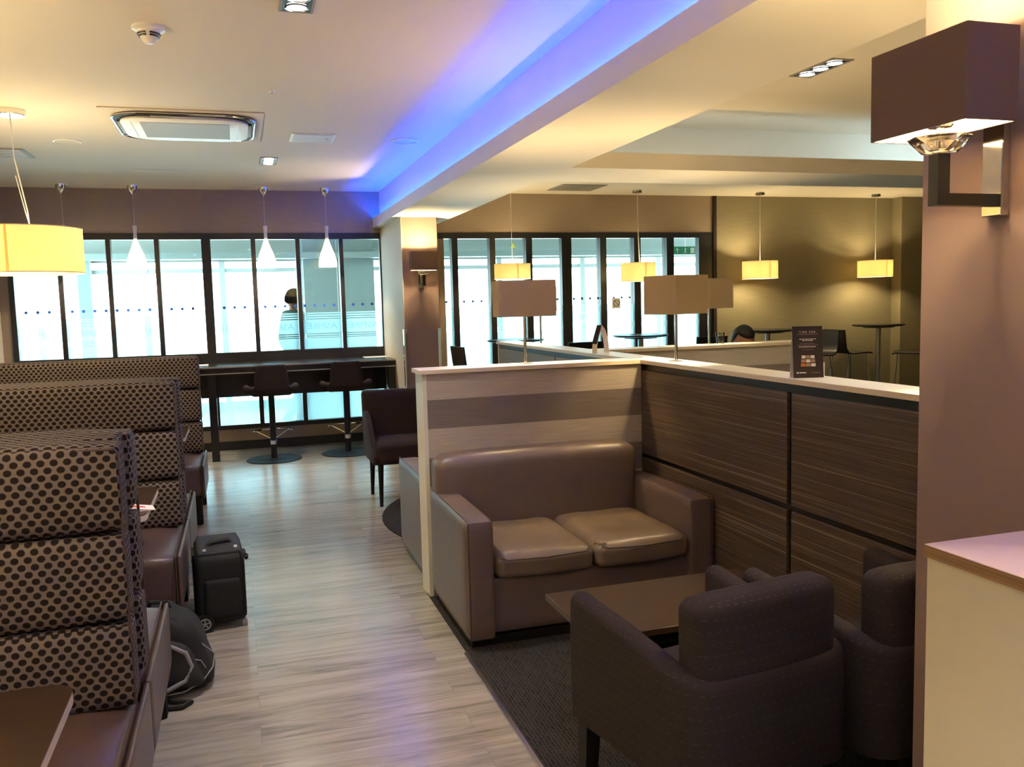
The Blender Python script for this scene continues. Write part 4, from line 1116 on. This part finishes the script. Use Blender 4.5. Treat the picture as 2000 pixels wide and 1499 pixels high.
# ================================================================== SIGNS SEEN THROUGH THE GLASS
t = thing('exit_sign', 'green exit sign hanging in the corridor seen through the right glazing', 'sign', (6.33, 11.5, 2.28))
MB().box(-.185, .185, -.01, .01, -.058, .058).build('panel', M['green'], t, 0)
m = MB(); m.box(-.135, -.125, -.0115, -.0101, -.035, .01); m.prism([(-.155, .005), (-.105, .005), (-.13, .04)], -.0115, -.0101, 'y'); m.build('arrow', M['corrwhite'], t, 0)
m = MB(); m.cyl((.0, -.0115, .03), (.0, -.0101, .03), .010, n=12); m.prism([(-.012, .018), (.012, .018), (.008, -.01), (.022, -.038), (.012, -.038), (-.002, -.012), (-.014, -.038), (-.026, -.036), (-.010, -.006)], -.0115, -.0101, 'y'); m.build('running_figure', M['corrwhite'], t, 0)
MB().box(.085, .15, -.0115, -.0101, -.04, .04).build('door_mark', M['corrwhite'], t, 0)
MB().cyl((0, 0, .058), (0, 0, .72), .006).build('hanger', M['steel'], t)
t = thing('no_smoking_sign', 'grey no smoking card fixed to the glazing', 'sign', (4.66, WY+.026, 1.55))
MB().box(-.06, .055, -.002, .002, -.075, .06).build('card', M['greyplate'], t, 0)
m = MB(); m.tube([(.040*math.cos(a), -.004, .040*math.sin(a)-.005) for a in [2*PI*k/28 for k in range(28)]], .004, 6, True); m.tube([(-.028, -.004, .023), (.028, -.004, -.033)], .0035, 6); m.build('prohibition_mark', M['blackplastic'], t)
t = thing('warning_sign', 'tiny yellow triangular sign up in the corridor', 'sign', (4.45, CY-.52, 2.53))
MB().prism([(-.05, -.04), (.05, -.04), (0, .05)], -.004, 0, 'y').build('panel', M['yellow'], t, 0)
MB().box(-.04, .04, -.0, .02, -.06, .05).build('bracket', M['corrgrey'], t, 0)

# ================================================================== PEOPLE
def skin_mesh(chains, sub=2):
    """chains: list of [(pos, radius), ...]; first chain holds the root at index 0. Chains whose first point equals an existing point join it."""
    verts, edges, rad = [], [], []
    def idx(p):
        for i, v in enumerate(verts):
            if (Vector(v)-Vector(p)).length < 1e-5: return i
        return None
    for ch in chains:
        prev = None
        for p, r in ch:
            i = idx(p)
            if i is None:
                verts.append(tuple(p)); rad.append(r if isinstance(r, tuple) else (r, r)); i = len(verts)-1
            if prev is not None and prev != i: edges.append((prev, i))
            prev = i
    me = bpy.data.meshes.new('skin'); me.from_pydata(verts, edges, [])
    o = bpy.data.objects.new('skin', me); COL.objects.link(o)
    md = o.modifiers.new('s', 'SKIN'); md.use_smooth_shade = True
    sv = me.skin_vertices[0].data
    for i, r in enumerate(rad): sv[i].radius = r
    sv[0].use_root = True
    ss = o.modifiers.new('u', 'SUBSURF'); ss.levels = sub; ss.render_levels = sub
    dg = bpy.context.evaluated_depsgraph_get(); out = bpy.data.meshes.new_from_object(o.evaluated_get(dg))
    bpy.data.objects.remove(o); bpy.data.meshes.remove(me); return out
def from_mesh(me, M4=None):
    m = MB()
    if M4 is not None: me.transform(M4)
    m.bm.from_mesh(me); bpy.data.meshes.remove(me); return m
def head_fn(q):
    v = q.copy()
    if v.z < -.2: v.x *= 1 - .32*(-v.z-.2); v.y *= 1 - .12*(-v.z-.2)      # jaw
    if v.y > .55 and abs(v.x) < .22 and -.28 < v.z < .18: v.y += .20*(1-abs(v.x)/.22)*(1-abs(v.z+.08)/.28)  # nose
    if v.y > .5 and .05 < abs(v.x) < .5 and .02 < v.z < .22: v.y -= .05    # eye sockets
    if v.y < -.3 and v.z < -.3: v.y *= .86
    return v
def finger_chains(w, d, side, L=.075):
    d = Vector(d).normalized(); s = Vector(side).normalized(); out = []
    for k, (o, l) in enumerate(((-.030, .066), (-.010, .076), (.010, .072), (.029, .056))):
        b = Vector(w)+d*.085+s*o
        out.append([(tuple(Vector(w)+d*.045+s*o*.8), .011), (tuple(b), .0092), (tuple(b+d*l*.5+s.cross(d)*.010), .0082), (tuple(b+d*l+s.cross(d)*.028), .0068)])
    out.append([(tuple(Vector(w)+d*.03+s*-.028), .012), (tuple(Vector(w)+d*.055+s*-.05), .0105), (tuple(Vector(w)+d*.085+s*-.058), .0085)])
    return out
def person(name, label, J, loc, rz, hairmat, topmat, seated=False, scale=1.0, headtilt=0.0):
    """J: joints for a figure that faces +y. origin at the floor"""
    t = thing(name, label, 'person', loc, rz); t.scale = (scale,)*3
    H = J['head']; nk = J['neck']
    Mh = Matrix.Translation(H) @ Matrix.Rotation(headtilt, 4, 'X')
    ch = [[(J['chest'], (.10, .08)), (nk, .060), (tuple(Vector(H)+Vector((0, -.01, -.06))), .055)]]
    body = from_mesh(skin_mesh(ch, 2))
    body.sphere((0, 0, 0), .124, .68, .88, 1.03, 28, M=Mh, fn=head_fn)
    for sx in (-1, 1):
        body.sphere((sx*.080, -.005, -.005), .022, .45, .8, 1.3, 10, M=Mh)
        w, hd = Vector(J['wrist'+('L' if sx < 0 else 'R')]), Vector(J['hand'+('L' if sx < 0 else 'R')])
        d = (hd-w).normalized(); side = d.cross(Vector((sx, 0, 0))); side = side.normalized() if side.length > .1 else Vector((0, 1, 0))
        palm = [[(tuple(w-d*.06), .026), (tuple(w), .024), (tuple(w+d*.05), (.040, .018)), (tuple(w+d*.085), (.038, .016))]]
        body._add(from_mesh(skin_mesh(palm, 2)).bm)
        for fc in finger_chains(w, d, side): body._add(from_mesh(skin_mesh([fc], 1)).bm)
    body.build('body', M['skin'], t, 70)
    e = MB()
    for sx in (-1, 1): e.sphere((sx*.032, .094, .012), .0105, 1, .8, 1, 12, M=Mh)
    e.build('eyes', M['white'], t)
    m = MB(); m.tube([(-.022, .099, -.055), (0, .105, -.057), (.022, .099, -.055)], .004, 6); m.xform(Mh); m.build('mouth', M['red'], t)
    hr = MB()
    def hf(q):
        v = head_fn(q); k = 1.06 + .02*math.sin(9*q.x+7*q.y)
        v *= k
        if q.y > .1 and q.z < .55: v *= .80
        if q.z < -.45: v *= .82
        return v
    hr.sphere((0, -.006, .006), .124, .70, .90, 1.05, 32, M=Mh, fn=hf); hr.build('hair', hairmat, t, 70)
    c = [[(J['pelvis'], (.155, .11)), (J['waist'], (.145, .10)), (J['chest'], (.175, .115)), (tuple(Vector(nk)-Vector((0, 0, .02))), (.065, .06))]]
    for s in 'LR':
        c.append([(J['chest'], (.175, .115)), (J['sh'+s], .070), (J['el'+s], .052), (J['wrist'+s], .038)])
    from_mesh(skin_mesh(c, 2)).build('jacket', topmat, t, 70)
    c = [[(J['pelvis'], (.15, .115))]]
    for s in 'LR':
        c.append([(J['pelvis'], (.15, .115)), (J['hip'+s], .095), (J['knee'+s], .066), (J['ankle'+s], .048)])
    from_mesh(skin_mesh(c, 2)).build('trousers', M['trouser'], t, 70)
    for s in 'LR':
        a = Vector(J['ankle'+s]); f = MB(); f.grid_box(a.x-.045, a.x+.045, a.y-.07, a.y+.19, 0, .085, .035, n=6, fn=lambda q, u: Vector((q.x, q.y, q.z*(1-.35*max(0, u.y)) )))
        f.build('shoe', M['shoe'], t, 60)
    return t
stand = dict(pelvis=(0, 0, .98), waist=(0, 0, 1.15), chest=(0, 0, 1.44), neck=(0, .01, 1.58), head=(0, .025, 1.69),
             shL=(-.20, 0, 1.525), elL=(-.25, -.06, 1.19), wristL=(-.24, .06, .96), handL=(-.23, .12, .82),
             shR=(.20, 0, 1.525), elR=(.25, -.03, 1.18), wristR=(.25, -.10, .94), handR=(.25, -.14, .80),
             hipL=(-.09, 0, .90), kneeL=(-.10, .12, .50), ankleL=(-.10, .05, .09), hipR=(.09, 0, .90), kneeR=(.10, -.02, .50), ankleR=(.10, -.26, .11))
person('person', 'person in a dark green and pale jacket walking past outside the window', stand, (.65, 11.0, 0), -PI/2+.35, M['hairbrown'], M['jacket'], scale=1.0)
sit = dict(pelvis=(0, -.02, .60), waist=(0, .03, .74), chest=(0, .10, .97), neck=(0, .17, 1.11), head=(0, .225, 1.222),
           shL=(-.19, .10, 1.03), elL=(-.24, .18, .78), wristL=(-.13, .36, .71), handL=(-.06, .43, .70),
           shR=(.19, .10, 1.03), elR=(.24, .18, .78), wristR=(.13, .36, .71), handR=(.06, .43, .70),
           hipL=(-.09, .03, .56), kneeL=(-.11, .42, .52), ankleL=(-.11, .40, .09), hipR=(.09, .03, .56), kneeR=(.11, .42, .52), ankleR=(.11, .40, .09))
person('person', 'person with black hair seated with head bowed behind the far partition', sit, (3.92, 6.40, 0), PI, M['hair'], M['shirt'], headtilt=-.55)
